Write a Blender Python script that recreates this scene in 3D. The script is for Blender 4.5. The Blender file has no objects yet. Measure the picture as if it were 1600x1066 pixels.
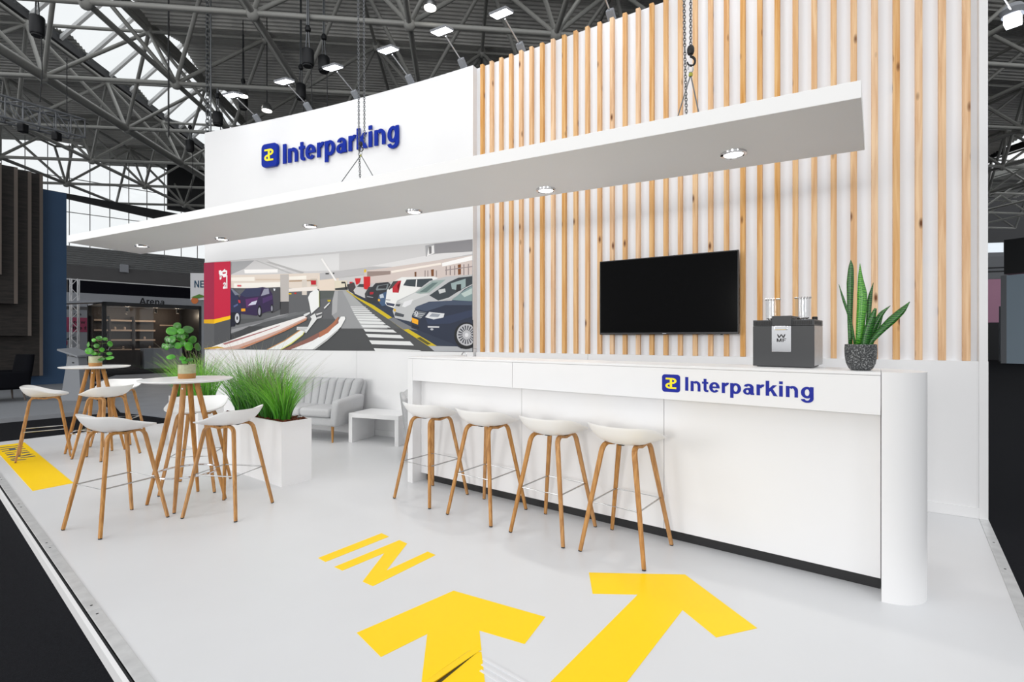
import bpy, bmesh, math, random
from mathutils import Matrix, Vector
PI = math.pi
rnd = random.Random(7)
sc = bpy.context.scene
COL = sc.collection

# ---------------------------------------------------------------- camera, sky, exposure
cd = bpy.data.cameras.new('camera')
cd.sensor_width = 36.0
cd.lens = 36.0 * 770.0 / 1600.0
cd.shift_y = -0.0031
cd.clip_end = 400
cam = bpy.data.objects.new('camera', cd)
COL.objects.link(cam)
cam.location = (0, 0, 1.42)
cam.rotation_euler = (PI / 2, 0, 0)
sc.camera = cam

world = bpy.data.worlds.new('sky')
sc.world = world
world.use_nodes = True
bgn = world.node_tree.nodes['Background']
bgn.inputs[0].default_value = (0.97, 0.985, 1.0, 1)
bgn.inputs[1].default_value = 0.93

sc.view_settings.view_transform = 'Standard'
sc.view_settings.look = 'None'
sc.view_settings.gamma = 1.0
sc.view_settings.exposure = 0.17
try:
    sc.view_settings.use_curve_mapping = False
except Exception:
    pass


def area_lamp(name, loc, target, sx, sy, watts, col=(1, 0.98, 0.95), parent=None):
    d = bpy.data.lights.new(name, 'AREA')
    d.shape = 'RECTANGLE'
    d.size = sx
    d.size_y = sy
    d.energy = watts
    d.color = col
    o = bpy.data.objects.new(name, d)
    COL.objects.link(o)
    o.location = loc
    v = Vector(target) - Vector(loc)
    o.rotation_euler = v.to_track_quat('-Z', 'Y').to_euler()
    if parent:
        o.parent = parent
    return o


# added overhead fill lamps, unseen, high over the aisle in front of the stand
area_lamp('overhead_fill', (2.5, -3.0, 9.5), (0.8, 3.5, 0), 2.5, 0.8, 45)
area_lamp('overhead_fill', (-6.5, -1.5, 9.5), (-3.0, 5.0, 0), 2.5, 0.8, 40)
# low fill lamps added out of view to brighten walls, lounge and counter
area_lamp('aisle_fill', (-10.5, 0.5, 2.2), (-2.5, 6.5, 1.2), 4.0, 2.0, 230)
area_lamp('aisle_fill', (-5.5, -7.0, 2.6), (-1.5, 6.0, 2.0), 2.0, 1.2, 250)
area_lamp('aisle_fill', (4.0, -8.0, 2.6), (1.0, 5.0, 2.2), 2.0, 1.2, 50)


# ---------------------------------------------------------------- materials
def lin(c):
    if isinstance(c, str):
        c = [int(c[i:i + 2], 16) for i in (0, 2, 4)]
    return tuple(((v / 255.) / 12.92 if v / 255. <= .04045 else (((v / 255.) + .055) / 1.055) ** 2.4) for v in c) + (1.0,)


MATS = {}


def mat(name, col, rough=.5, metal=0., spec=.5, var=0., vscale=8., bump=0., bscale=60., emit=None, estr=1., stretch=None):
    m = bpy.data.materials.new(name)
    m.use_nodes = True
    nt = m.node_tree
    b = nt.nodes['Principled BSDF']
    b.inputs['Base Color'].default_value = lin(col)
    b.inputs['Roughness'].default_value = rough
    b.inputs['Metallic'].default_value = metal
    b.inputs['Specular IOR Level'].default_value = spec
    if emit:
        b.inputs['Emission Color'].default_value = lin(emit)
        b.inputs['Emission Strength'].default_value = estr
    if var or bump:
        tc = nt.nodes.new('ShaderNodeTexCoord')
        mp = nt.nodes.new('ShaderNodeMapping')
        nt.links.new(tc.outputs['Object'], mp.inputs[0])
        if stretch:
            mp.inputs['Scale'].default_value = stretch
    if var:
        n = nt.nodes.new('ShaderNodeTexNoise')
        n.inputs['Scale'].default_value = vscale
        n.inputs['Detail'].default_value = 4
        nt.links.new(mp.outputs[0], n.inputs['Vector'])
        r = nt.nodes.new('ShaderNodeValToRGB')
        c = lin(col)
        r.color_ramp.elements[0].position = .3
        r.color_ramp.elements[1].position = .7
        r.color_ramp.elements[0].color = tuple(v * (1 - var) for v in c[:3]) + (1,)
        r.color_ramp.elements[1].color = tuple(min(1, v * (1 + var)) for v in c[:3]) + (1,)
        nt.links.new(n.outputs[0], r.inputs[0])
        nt.links.new(r.outputs[0], b.inputs['Base Color'])
    if bump:
        n = nt.nodes.new('ShaderNodeTexNoise')
        n.inputs['Scale'].default_value = bscale
        nt.links.new(mp.outputs[0], n.inputs['Vector'])
        bp = nt.nodes.new('ShaderNodeBump')
        bp.inputs['Strength'].default_value = bump
        bp.inputs['Distance'].default_value = .01
        nt.links.new(n.outputs[0], bp.inputs['Height'])
        nt.links.new(bp.outputs[0], b.inputs['Normal'])
    MATS[name] = m
    return m


def wood_mat(name, c0, c1, rough, stretch, knots=False, perobj=.2):
    m = bpy.data.materials.new(name)
    m.use_nodes = True
    nt = m.node_tree
    b = nt.nodes['Principled BSDF']
    b.inputs['Roughness'].default_value = rough
    b.inputs['Specular IOR Level'].default_value = .3
    tc = nt.nodes.new('ShaderNodeTexCoord')
    oi = nt.nodes.new('ShaderNodeObjectInfo')
    mul = nt.nodes.new('ShaderNodeMath')
    mul.operation = 'MULTIPLY'
    mul.inputs[1].default_value = 57.
    nt.links.new(oi.outputs['Random'], mul.inputs[0])
    add = nt.nodes.new('ShaderNodeVectorMath')
    add.operation = 'ADD'
    nt.links.new(tc.outputs['Object'], add.inputs[0])
    nt.links.new(mul.outputs[0], add.inputs[1])
    mp = nt.nodes.new('ShaderNodeMapping')
    mp.inputs['Scale'].default_value = stretch
    nt.links.new(add.outputs[0], mp.inputs[0])
    n = nt.nodes.new('ShaderNodeTexNoise')
    n.inputs['Scale'].default_value = 1.
    n.inputs['Detail'].default_value = 5
    n.inputs['Distortion'].default_value = .6
    nt.links.new(mp.outputs[0], n.inputs['Vector'])
    r = nt.nodes.new('ShaderNodeValToRGB')
    r.color_ramp.elements[0].position = .32
    r.color_ramp.elements[1].position = .68
    r.color_ramp.elements[0].color = lin(c0)
    r.color_ramp.elements[1].color = lin(c1)
    nt.links.new(n.outputs[0], r.inputs[0])
    out = r.outputs[0]
    hs = nt.nodes.new('ShaderNodeHueSaturation')
    mr = nt.nodes.new('ShaderNodeMapRange')
    mr.inputs[3].default_value = 1 - perobj
    mr.inputs[4].default_value = 1 + perobj * .6
    nt.links.new(oi.outputs['Random'], mr.inputs[0])
    nt.links.new(mr.outputs[0], hs.inputs['Saturation'])
    mr2 = nt.nodes.new('ShaderNodeMapRange')
    mr2.inputs[3].default_value = 1 + perobj * .25
    mr2.inputs[4].default_value = 1 - perobj * .35
    nt.links.new(oi.outputs['Random'], mr2.inputs[0])
    nt.links.new(mr2.outputs[0], hs.inputs['Value'])
    nt.links.new(out, hs.inputs['Color'])
    out = hs.outputs[0]
    if knots:
        mk = nt.nodes.new('ShaderNodeMapping')
        mk.inputs['Scale'].default_value = (9, 9, 3.2)
        nt.links.new(add.outputs[0], mk.inputs[0])
        v = nt.nodes.new('ShaderNodeTexVoronoi')
        v.inputs['Scale'].default_value = 1.
        nt.links.new(mk.outputs[0], v.inputs['Vector'])
        kr = nt.nodes.new('ShaderNodeValToRGB')
        kr.color_ramp.elements[0].position = .05
        kr.color_ramp.elements[0].color = (1, 1, 1, 1)
        kr.color_ramp.elements[1].position = .17
        kr.color_ramp.elements[1].color = (0, 0, 0, 1)
        nt.links.new(v.outputs['Distance'], kr.inputs[0])
        mx = nt.nodes.new('ShaderNodeMixRGB')
        mx.inputs[2].default_value = lin('6b3d1c')
        nt.links.new(kr.outputs[0], mx.inputs[0])
        nt.links.new(out, mx.inputs[1])
        out = mx.outputs[0]
    nt.links.new(out, b.inputs['Base Color'])
    MATS[name] = m
    return m


white = mat('white_laminate', 'e6e6e7', .38, var=.012, vscale=1.5)
white_wall = mat('white_painted_panel', 'e9e9ea', .55, var=.012, vscale=1.2)
backing_white = mat('cool_white_backing', 'f0f4fa', .6)
white_canopy = mat('white_canopy_paint', 'f4f4f4', .5, var=.01, vscale=1.2)
white_shell = mat('white_plastic_shell', 'ebebeb', .35)
white_top = mat('white_table_laminate', 'f0f0f0', .3)
floor_m = mat('pale_vinyl_floor', 'd6d7d9', .34, spec=.4, var=.03, vscale=.8, bump=.02, bscale=3)
carpet = mat('black_carpet', '16171b', .95, spec=.1, var=.35, vscale=160, bump=.4, bscale=300)
yellow = mat('yellow_vinyl', 'ffd200', .4, spec=.3, var=.02, vscale=1)
slatwood = wood_mat('pine_slat', 'd39d64', 'eec694', .6, (34, 34, 1.6), knots=True, perobj=.22)
oak = wood_mat('oiled_oak', '9a6a38', 'c08f55', .45, (60, 60, 6), perobj=.06)
oak_seat = wood_mat('oak_table_leg', '9c6934', 'bd8a4e', .45, (60, 60, 6), perobj=.06)
blue = mat('blue_acrylic', '0b2a96', .3, spec=.12)
blue_print = mat('blue_vinyl_print', '0b1f93', .45, spec=.3)
yellow_sym = mat('yellow_symbol', 'ffe81a', .35)
black = mat('black_plinth', '1b1b1d', .5)
black_metal = mat('black_metal', '222326', .45, metal=.3)
anthracite = mat('anthracite_metal', '3d3e40', .42, metal=.2, var=.05, vscale=300)
screen = mat('tv_screen', '050506', .12, spec=.06)
tv_frame = mat('tv_frame', '141417', .35)
chrome = mat('chrome', 'd8d8da', .12, metal=1.)
steel = mat('brushed_steel', 'b4b5b6', .32, metal=1., var=.08, vscale=40)
alu = mat('scuffed_aluminium', 'd2d3d4', .36, metal=.35, var=.10, vscale=14, stretch=(1, 1, 1))
galv = mat('galvanised_chain', '777a7d', .4, metal=.9)
rubber = mat('dark_rubber', '2a2b2d', .7)
lamp_on = mat('lamp_lens', 'ffffff', .4, emit='fffaf0', estr=6.)
flood_on = mat('flood_lens', 'ffffff', .4, emit='f4f8ff', estr=9.)
grey_fabric = mat('grey_woven_fabric', 'bcbdbf', .95, spec=.15, var=.09, vscale=160, bump=.3, bscale=260)
bark = mat('bark_mulch', '5a3020', .9, spec=.2, var=.5, vscale=30)
soil = mat('potting_soil', '33231a', .95, var=.3, vscale=60)
roof_deck = mat('grey_roof_deck', 'dad9d5', .6, metal=.1, var=.06, vscale=2)
roof_tube = mat('grey_roof_steel', 'a3a39f', .5, metal=.1, var=.05, vscale=2)
roof_white = mat('white_glazing_bar', 'dcdcdc', .5)
dark_steel = mat('dark_gutter', '2b2c2f', .6)
navy_wall = mat('navy_booth_wall', '22405f', .7, var=.04, vscale=2)
board_face = wood_mat('smoked_board', '171412', '2b2522', .6, (3, 3, 20), perobj=.1)
board_edge = mat('board_edge', '5c524b', .6)
aisle_grey = mat('grey_aisle_floor', '767c86', .45, spec=.5, var=.1, vscale=2)
grey_paint = mat('grey_paint', '83868b', .6)
light_grey = mat('light_grey_board', 'aeb1b8', .6)
hallgrey = mat('grey_hall_wall', '6a696a', .8, var=.05, vscale=1)
siding = mat('grey_siding', 'a0a1a2', .5, metal=.2)
black_fabric = mat('black_fabric', '17171f', .9, spec=.1)
dark_brown = mat('dark_walnut', '2c201b', .5, var=.25, vscale=6)
shelf_m = mat('pale_shelf', 'b09a88', .5)
pinkm = mat('dusty_pink_print', 'b34f6f', .7)
crimson = mat('crimson_print', 'b01840', .7)
inkm = mat('dark_ink', '23242a', .6)
tealink = mat('teal_ink', '1d4a66', .6)
orange = mat('orange_print', 'd2743a', .7)
greenp = mat('green_print', '5d8a35', .7)
navy_seat = mat('black_upholstery', '0d0e13', .9, spec=.1)
pot_grey = mat('sage_glaze', 'a3a585', .35, var=.12, vscale=40)
pot_tan = mat('tan_clay', 'a3733c', .6, var=.08, vscale=60)
stemm = mat('dark_stem', '3a2c22', .7)
petm = mat('pale_petiole', '7d9a45', .5)
palebooth = mat('pale_booth_panel', 'a9bccb', .6)
pinkglow = mat('pink_booth_panel', 'd49bb8', .6)
bluesign = mat('blue_sign', '3f6f9d', .6)
navysign = mat('navy_sign', '1b1f3a', .6)
whitep = mat('white_print', 'e8e8ea', .6)


def leaf_mat(name, c0, c1, scale, banded=False):
    m = mat(name, c0, .32, spec=.5)
    nt = m.node_tree
    b = nt.nodes['Principled BSDF']
    tc = nt.nodes.new('ShaderNodeTexCoord')
    if banded:
        n = nt.nodes.new('ShaderNodeTexWave')
        n.bands_direction = 'Z'
        n.inputs['Scale'].default_value = scale
        n.inputs['Distortion'].default_value = 7.
        n.inputs['Detail'].default_value = 3
        n.inputs['Detail Scale'].default_value = 1.5
    else:
        n = nt.nodes.new('ShaderNodeTexNoise')
        n.inputs['Scale'].default_value = scale
    nt.links.new(tc.outputs['Object'], n.inputs['Vector'])
    r = nt.nodes.new('ShaderNodeValToRGB')
    r.color_ramp.elements[0].color = lin(c0)
    r.color_ramp.elements[1].color = lin(c1)
    r.color_ramp.elements[0].position = .3
    r.color_ramp.elements[1].position = .75
    nt.links.new(n.outputs[0], r.inputs[0])
    nt.links.new(r.outputs[0], b.inputs['Base Color'])
    b.inputs['Subsurface Weight'].default_value = 0.
    return m


pilea_l = leaf_mat('round_green_leaf', '27701a', '5cae30', 14)
_nt = pilea_l.node_tree
_oi = _nt.nodes.new('ShaderNodeObjectInfo')
_mr = _nt.nodes.new('ShaderNodeMapRange')
_mr.inputs[3].default_value = .45
_mr.inputs[4].default_value = 1.35
_nt.links.new(_oi.outputs['Random'], _mr.inputs[0])
_hs = _nt.nodes.new('ShaderNodeHueSaturation')
_nt.links.new(_mr.outputs[0], _hs.inputs['Value'])
_b = _nt.nodes['Principled BSDF']
_nt.links.new(_b.inputs['Base Color'].links[0].from_socket, _hs.inputs['Color'])
_nt.links.new(_hs.outputs[0], _b.inputs['Base Color'])
snake_l = leaf_mat('banded_dark_leaf', '16401c', '3d7a30', 26, True)
snake_b = leaf_mat('banded_bright_leaf', '2c7424', '64ab3a', 26, True)


def grass_mat():
    m = bpy.data.materials.new('grass_blade')
    m.use_nodes = True
    nt = m.node_tree
    b = nt.nodes['Principled BSDF']
    b.inputs['Roughness'].default_value = .5
    a = nt.nodes.new('ShaderNodeAttribute')
    a.attribute_name = 'tone'
    nt.links.new(a.outputs['Color'], b.inputs['Base Color'])
    return m


grassm = grass_mat()


def print_mat():
    m = bpy.data.materials.new('printed_photo')
    m.use_nodes = True
    nt = m.node_tree
    b = nt.nodes['Principled BSDF']
    b.inputs['Roughness'].default_value = .45
    b.inputs['Specular IOR Level'].default_value = .25
    a = nt.nodes.new('ShaderNodeAttribute')
    a.attribute_name = 'tone'
    nt.links.new(a.outputs['Color'], b.inputs['Base Color'])
    return m


printm = print_mat()


def speckle_mat():
    m = mat('speckled_stone', '2f3133', .55)
    nt = m.node_tree
    b = nt.nodes['Principled BSDF']
    tc = nt.nodes.new('ShaderNodeTexCoord')
    n = nt.nodes.new('ShaderNodeTexNoise')
    n.inputs['Scale'].default_value = 150
    n.inputs['Detail'].default_value = 5
    nt.links.new(tc.outputs['Object'], n.inputs['Vector'])
    r = nt.nodes.new('ShaderNodeValToRGB')
    r.color_ramp.elements[0].position = .5
    r.color_ramp.elements[0].color = lin('303234')
    r.color_ramp.elements[1].position = .68
    r.color_ramp.elements[1].color = lin('9a9c9c')
    nt.links.new(n.outputs[0], r.inputs[0])
    nt.links.new(r.outputs[0], b.inputs['Base Color'])
    return m


stone = speckle_mat()


def glass_mat(name, tint, gloss):
    m = bpy.data.materials.new(name)
    m.use_nodes = True
    nt = m.node_tree
    nt.nodes.remove(nt.nodes['Principled BSDF'])
    o = nt.nodes['Material Output']
    t = nt.nodes.new('ShaderNodeBsdfTransparent')
    t.inputs[0].default_value = tint
    g = nt.nodes.new('ShaderNodeBsdfGlossy')
    g.inputs['Roughness'].default_value = .05
    mx = nt.nodes.new('ShaderNodeMixShader')
    mx.inputs[0].default_value = gloss
    nt.links.new(t.outputs[0], mx.inputs[1])
    nt.links.new(g.outputs[0], mx.inputs[2])
    nt.links.new(mx.outputs[0], o.inputs[0])
    return m


pane_m = glass_mat('window_glass', (.97, .98, .98, 1), .03)
clear_m = glass_mat('clear_glass', (.94, .95, .955, 1), .025)


# ---------------------------------------------------------------- mesh helpers
class MB:
    def __init__(s):
        s.v = []
        s.f = []
        s.t = []

    def add(s, vs, fs, M=None):
        n = len(s.v)
        s.v += [tuple(M @ Vector(p)) if M else tuple(p) for p in vs]
        s.f += [tuple(i + n for i in f) for f in fs]
        return s

    def box(s, x0, x1, y0, y1, z0, z1, M=None):
        return s.hexa([(x0, y0, z0), (x1, y0, z0), (x1, y1, z0), (x0, y1, z0),
                       (x0, y0, z1), (x1, y0, z1), (x1, y1, z1), (x0, y1, z1)], M)

    def hexa(s, p, M=None):
        return s.add(p, [(3, 2, 1, 0), (4, 5, 6, 7), (0, 1, 5, 4), (1, 2, 6, 5), (2, 3, 7, 6), (3, 0, 4, 7)], M)

    def prism(s, pts, z0, z1, M=None):
        a = sum(pts[i][0] * pts[(i + 1) % len(pts)][1] - pts[(i + 1) % len(pts)][0] * pts[i][1] for i in range(len(pts)))
        if a < 0:
            pts = pts[::-1]
        n = len(pts)
        vs = [(x, y, z0) for x, y in pts] + [(x, y, z1) for x, y in pts]
        fs = [tuple(range(n - 1, -1, -1)), tuple(range(n, 2 * n))]
        fs += [(i, (i + 1) % n, n + (i + 1) % n, n + i) for i in range(n)]
        return s.add(vs, fs, M)

    def tube(s, path, r, n=8, cap=True, M=None, closed=False):
        P = [Vector(p) for p in path]
        m = len(P)
        vs = []
        nrm = None
        for i in range(m):
            if closed:
                d = P[(i + 1) % m] - P[i - 1]
            else:
                d = P[min(i + 1, m - 1)] - P[max(i - 1, 0)]
            d.normalize()
            if nrm is None:
                up = Vector((0, 0, 1)) if abs(d.z) < .9 else Vector((1, 0, 0))
                nrm = d.cross(up).normalized()
            else:
                nrm = (nrm - d * nrm.dot(d)).normalized()
            b = d.cross(nrm)
            rr = r[i] if isinstance(r, (list, tuple)) else r
            for k in range(n):
                a = 2 * PI * k / n
                vs.append(tuple(P[i] + nrm * (rr * math.cos(a)) + b * (rr * math.sin(a))))
        fs = []
        for i in range(m if closed else m - 1):
            j = (i + 1) % m
            for k in range(n):
                l = (k + 1) % n
                fs.append((i * n + k, i * n + l, j * n + l, j * n + k))
        if cap and not closed:
            fs.append(tuple(range(n - 1, -1, -1)))
            fs.append(tuple(range((m - 1) * n, m * n)))
        return s.add(vs, fs, M)

    def ribbon(s, path, w, t, side, M=None):
        # rectangular bar along path; 'side' is the width direction (vector or list)
        P = [Vector(p) for p in path]
        m = len(P)
        vs = []
        for i in range(m):
            d = (P[min(i + 1, m - 1)] - P[max(i - 1, 0)]).normalized()
            sd = Vector(side)
            sd = (sd - d * sd.dot(d)).normalized()
            u = d.cross(sd)
            ww = w[i] if isinstance(w, (list, tuple)) else w
            for a, b in ((-1, -1), (1, -1), (1, 1), (-1, 1)):
                vs.append(tuple(P[i] + sd * (a * ww / 2) + u * (b * t / 2)))
        fs = []
        for i in range(m - 1):
            for k in range(4):
                l = (k + 1) % 4
                fs.append((i * 4 + k, i * 4 + l, i * 4 + 4 + l, i * 4 + 4 + k))
        fs.append((3, 2, 1, 0))
        fs.append((m * 4 - 4, m * 4 - 3, m * 4 - 2, m * 4 - 1))
        return s.add(vs, fs, M)

    def lathe(s, prof, n=32, M=None, cap=True):
        vs = []
        m = len(prof)
        for r, z in prof:
            for k in range(n):
                a = 2 * PI * k / n
                vs.append((r * math.cos(a), r * math.sin(a), z))
        fs = []
        for i in range(m - 1):
            for k in range(n):
                l = (k + 1) % n
                fs.append((i * n + k, i * n + l, (i + 1) * n + l, (i + 1) * n + k))
        if cap:
            fs.append(tuple(range(n - 1, -1, -1)))
            fs.append(tuple(range((m - 1) * n, m * n)))
        return s.add(vs, fs, M)

    def grid(s, rows, M=None, wrap=False):
        m, n = len(rows), len(rows[0])
        fs = []
        for i in range(m - 1):
            for k in range(n if wrap else n - 1):
                l = (k + 1) % n
                fs.append((i * n + k, i * n + l, (i + 1) * n + l, (i + 1) * n + k))
        return s.add([p for r in rows for p in r], fs, M)

    def build(s, name, m, parent=None, smooth=False, bevel=0., kind=None, label=None, loc=None, rz=0., fix=True, seg=2):
        me = bpy.data.meshes.new(name)
        me.from_pydata(s.v, [], s.f)
        if fix or bevel:
            bm = bmesh.new()
            bm.from_mesh(me)
            if bevel:
                bmesh.ops.bevel(bm, geom=[e for e in bm.edges if len(e.link_faces) == 2 and e.calc_face_angle(0) > .6],
                                offset=bevel, segments=seg, profile=.5, affect='EDGES', clamp_overlap=True)
            if fix:
                bmesh.ops.recalc_face_normals(bm, faces=bm.faces)
            bm.to_mesh(me)
            bm.free()
        if smooth:
            me.polygons.foreach_set('use_smooth', [True] * len(me.polygons))
            me.set_sharp_from_angle(angle=math.radians(smooth if smooth is not True else 40))
        me.materials.append(m)
        o = bpy.data.objects.new(name, me)
        COL.objects.link(o)
        if parent:
            o.parent = parent
        if loc:
            o.location = loc
        if rz:
            o.rotation_euler = (0, 0, rz)
        if kind:
            o['kind'] = kind
        if label:
            o['label'] = label
        return o


def tag(o, label, cat, group=None):
    o['label'] = label
    o['category'] = cat
    if group:
        o['group'] = group
    return o


def thing(name, label, cat, loc=(0, 0, 0), rz=0., group=None):
    o = bpy.data.objects.new(name, None)
    o.empty_display_size = .1
    COL.objects.link(o)
    o.location = loc
    o.rotation_euler = (0, 0, rz)
    return tag(o, label, cat, group)


def struct(o):
    o['kind'] = 'structure'
    return o


def empty_struct(name, loc=(0, 0, 0), rz=0.):
    o = bpy.data.objects.new(name, None)
    COL.objects.link(o)
    o.location = loc
    o.rotation_euler = (0, 0, rz)
    return struct(o)


def dup(root, loc, rz, label=None, group=None):
    r = root.copy()
    COL.objects.link(r)
    r.location = loc
    r.rotation_euler = (0, 0, rz)
    if label:
        r['label'] = label
    if group:
        r['group'] = group
    for ch in list(root.children):
        c = ch.copy()
        COL.objects.link(c)
        c.parent = r
        for g in list(ch.children):
            d = g.copy()
            COL.objects.link(d)
            d.parent = c
    return r


def copy_part(o, parent, loc=None, rot=None, scale=None):
    c = o.copy()
    COL.objects.link(c)
    c.parent = parent
    if loc is not None:
        c.location = loc
    if rot is not None:
        c.rotation_euler = rot
    if scale is not None:
        c.scale = scale
    return c


def rounded(pts_r, seg=6):
    """2-D polygon with rounded corners: [(x, y, r)]"""
    out = []
    n = len(pts_r)
    for i in range(n):
        x, y, r = pts_r[i]
        p = Vector((x, y))
        a = (Vector(pts_r[i - 1][:2]) - p).normalized()
        b = (Vector(pts_r[(i + 1) % n][:2]) - p).normalized()
        if r <= 0:
            out.append((x, y))
            continue
        half = math.acos(max(-1, min(1, a.dot(b)))) / 2
        t = r / math.tan(half)
        c = p + (a + b).normalized() * (r / math.sin(half))
        s0 = p + a * t - c
        s1 = p + b * t - c
        a0 = math.atan2(s0.y, s0.x)
        da = (math.atan2(s1.y, s1.x) - a0 + PI) % (2 * PI) - PI
        for k in range(seg + 1):
            q = a0 + da * k / seg
            out.append((c.x + r * math.cos(q), c.y + r * math.sin(q)))
    return out


# ---------------------------------------------------------------- lettering (heavy grotesque built from strokes)
def g_rect(x0, y0, x1, y1):
    return [[(x0, y0), (x1, y0), (x1, y1), (x0, y1)]]


def g_arc(cx, cy, rx, ry, tx, ty, a0, a1, n=None):
    n = n or max(4, int(abs(a1 - a0) / 15))
    out = []
    for i in range(n):
        q = []
        for k, a in ((0, i), (0, i + 1), (1, i + 1), (1, i)):
            t = math.radians(a0 + (a1 - a0) * a / n)
            q.append((cx + (rx - k * tx) * math.cos(t), cy + (ry - k * ty) * math.sin(t)))
        out.append(q)
    return out


GL = {
    'I': (.388, g_rect(.096, 0, .315, 1)),
    'n': (.853, g_rect(.09, 0, .302, .725) + g_arc(.475, .44, .295, .30, .215, .16, 0, 140) + g_rect(.575, 0, .77, .44)),
    'h': (.853, g_rect(.09, 0, .302, 1) + g_arc(.475, .44, .295, .30, .215, .16, 0, 140) + g_rect(.575, 0, .77, .44)),
    't': (.465, g_rect(.13, .19, .325, .93) + g_rect(.02, .58, .44, .725) + g_arc(.33, .19, .2, .205, .215, .15, 180, 280) + g_rect(.34, -.012, .45, .135)),
    'e': (.776, g_arc(.385, .36, .345, .375, .215, .145, 0, 322) + g_rect(.2, .30, .73, .42)),
    'r': (.543, g_rect(.09, 0, .302, .725) + g_arc(.47, .43, .28, .31, .19, .17, 70, 165)),
    'p': (.853, g_rect(.09, -.302, .302, .725) + g_arc(.435, .36, .34, .375, .215, .155, 0, 360)),
    'g': (.853, g_rect(.565, -.03, .76, .725) + g_arc(.41, .36, .34, .375, .215, .155, 0, 360) + g_arc(.41, -.03, .35, .265, .215, .14, 190, 360)),
    'a': (.776, g_arc(.31, .215, .265, .23, .18, .13, 0, 360) + g_rect(.5, 0, .69, .5) + g_arc(.385, .49, .305, .25, .215, .145, 0, 165)
          + [[(.31, .445), (.31, .325), (.52, .36), (.52, .47)]] + g_rect(.52, 0, .73, .11)),
    'k': (.776, g_rect(.09, 0, .302, 1) + [[(.27, .22), (.75, .725), (.51, .725), (.27, .47)]] + [[(.34, .40), (.55, 0), (.79, 0), (.47, .54)]]),
    'i': (.388, g_rect(.095, 0, .305, .725) + g_rect(.095, .82, .305, 1)),
    'A': (1.0, [[(0, 0), (.21, 0), (.61, 1), (.39, 1)], [(1, 0), (.79, 0), (.39, 1), (.61, 1)]] + g_rect(.22, .22, .78, .38)),
    'W': (1.3, [[(.02, 1), (.23, 1), (.43, 0), (.24, 0)], [(.24, 0), (.43, 0), (.75, 1), (.57, 1)], [(.57, 1), (.75, 1), (1.06, 0), (.87, 0)], [(.87, 0), (1.06, 0), (1.29, 1), (1.08, 1)]]),
    'w': (1.05, [[(.02, .725), (.2, .725), (.36, 0), (.2, 0)], [(.2, 0), (.36, 0), (.6, .725), (.45, .725)], [(.45, .725), (.6, .725), (.85, 0), (.69, 0)], [(.69, 0), (.85, 0), (1.03, .725), (.85, .725)]]),
    'M': (1.15, g_rect(.09, 0, .28, 1) + g_rect(.87, 0, 1.06, 1) + [[(.09, 1), (.34, 1), (.66, 0), (.49, 0)], [(1.06, 1), (.81, 1), (.49, 0), (.66, 0)]]),
    'F': (.85, g_rect(.1, 0, .30, 1) + g_rect(.1, .83, .82, 1) + g_rect(.1, .42, .72, .59)),
    'N': (1.0, g_rect(.1, 0, .29, 1) + g_rect(.72, 0, .91, 1) + [[(.1, 1), (.30, 1), (.91, 0), (.71, 0)]]),
    'E': (.93, g_rect(.1, 0, .30, 1) + g_rect(.1, .83, .85, 1) + g_rect(.1, .42, .8, .58) + g_rect(.1, 0, .87, .17)),
    'X': (.93, [[(0, 0), (.22, 0), (.93, 1), (.71, 1)], [(.71, 0), (.93, 0), (.22, 1), (0, 1)]]),
    'G': (1.08, g_arc(.53, .5, .46, .52, .2, .17, 40, 350) + g_rect(.55, .38, 1.0, .55) + g_rect(.82, .08, 1.0, .5)),
    'o': (.853, g_arc(.425, .36, .37, .375, .195, .15, 0, 360)),
    'f': (.465, g_rect(.13, 0, .325, .75) + g_rect(.02, .58, .45, .725) + g_arc(.36, .75, .23, .26, .195, .15, 80, 180)),
    ' ': (.388, []),
}


def letters(text, cap, place, depth, m, parent, name='letter', length=None):
    """place(s) -> Matrix whose x axis runs along the line and y axis is up, at arc position s; one object per letter"""
    tot = sum(GL[c][0] for c in text)
    sx = (length / tot) if length else cap
    s = 0.
    for c in text:
        w, parts = GL[c]
        if parts:
            b = MB()
            M = place(s * sx)
            for k, q in enumerate(parts):
                b.prism([(x * sx, y * cap) for x, y in q], 0, depth + k * 4e-5, M)
            b.build(name, m, parent)
        s += w


def emblem_polys():
    """the yellow double-P figure, in a unit square"""
    P = []
    P += g_rect(.40, .46, .60, .98)
    P += g_arc(.60, .72, .38, .26, .19, .15, -90, 90)
    P += g_rect(.04, .83, .61, .98)
    P += g_rect(.40, .46, .61, .61)
    P += g_rect(.40, .02, .60, .54)
    P += g_arc(.40, .28, .38, .26, .19, .15, 90, 270)
    P += g_rect(.39, .02, .96, .17)
    P += g_rect(.39, .39, .60, .54)
    return P

# ================================================================ FLOORS
# raised white platform of the stand
b = MB()
b.prism([(0.761, 0.236), (-7.103, 6.566), (-5.15, 9.0), (4.55, 4.95), (3.677, 3.884)], -.06, 0)
floor = struct(b.build('floor', floor_m))
b = MB()
b.box(-70, 90, -25, 80, -.12, -.06)
struct(b.build('floor_hall', carpet))


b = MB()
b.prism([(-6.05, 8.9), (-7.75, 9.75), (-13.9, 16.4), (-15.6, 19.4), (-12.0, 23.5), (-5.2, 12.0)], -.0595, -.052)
struct(b.build('floor_aisle', aisle_grey))  # flat grey patch over the black hall floor


def frame2(x, y, ang, z=0.):
    return Matrix.Translation((x, y, z)) @ Matrix.Rotation(ang, 4, 'Z')


# aluminium edge profile on the left: bright cover plates, rubber gap, white side strip
LA = math.atan2(.627, -.779)
t1 = empty_struct('trim_1', (0.804, 0.202, 0), LA)
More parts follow.
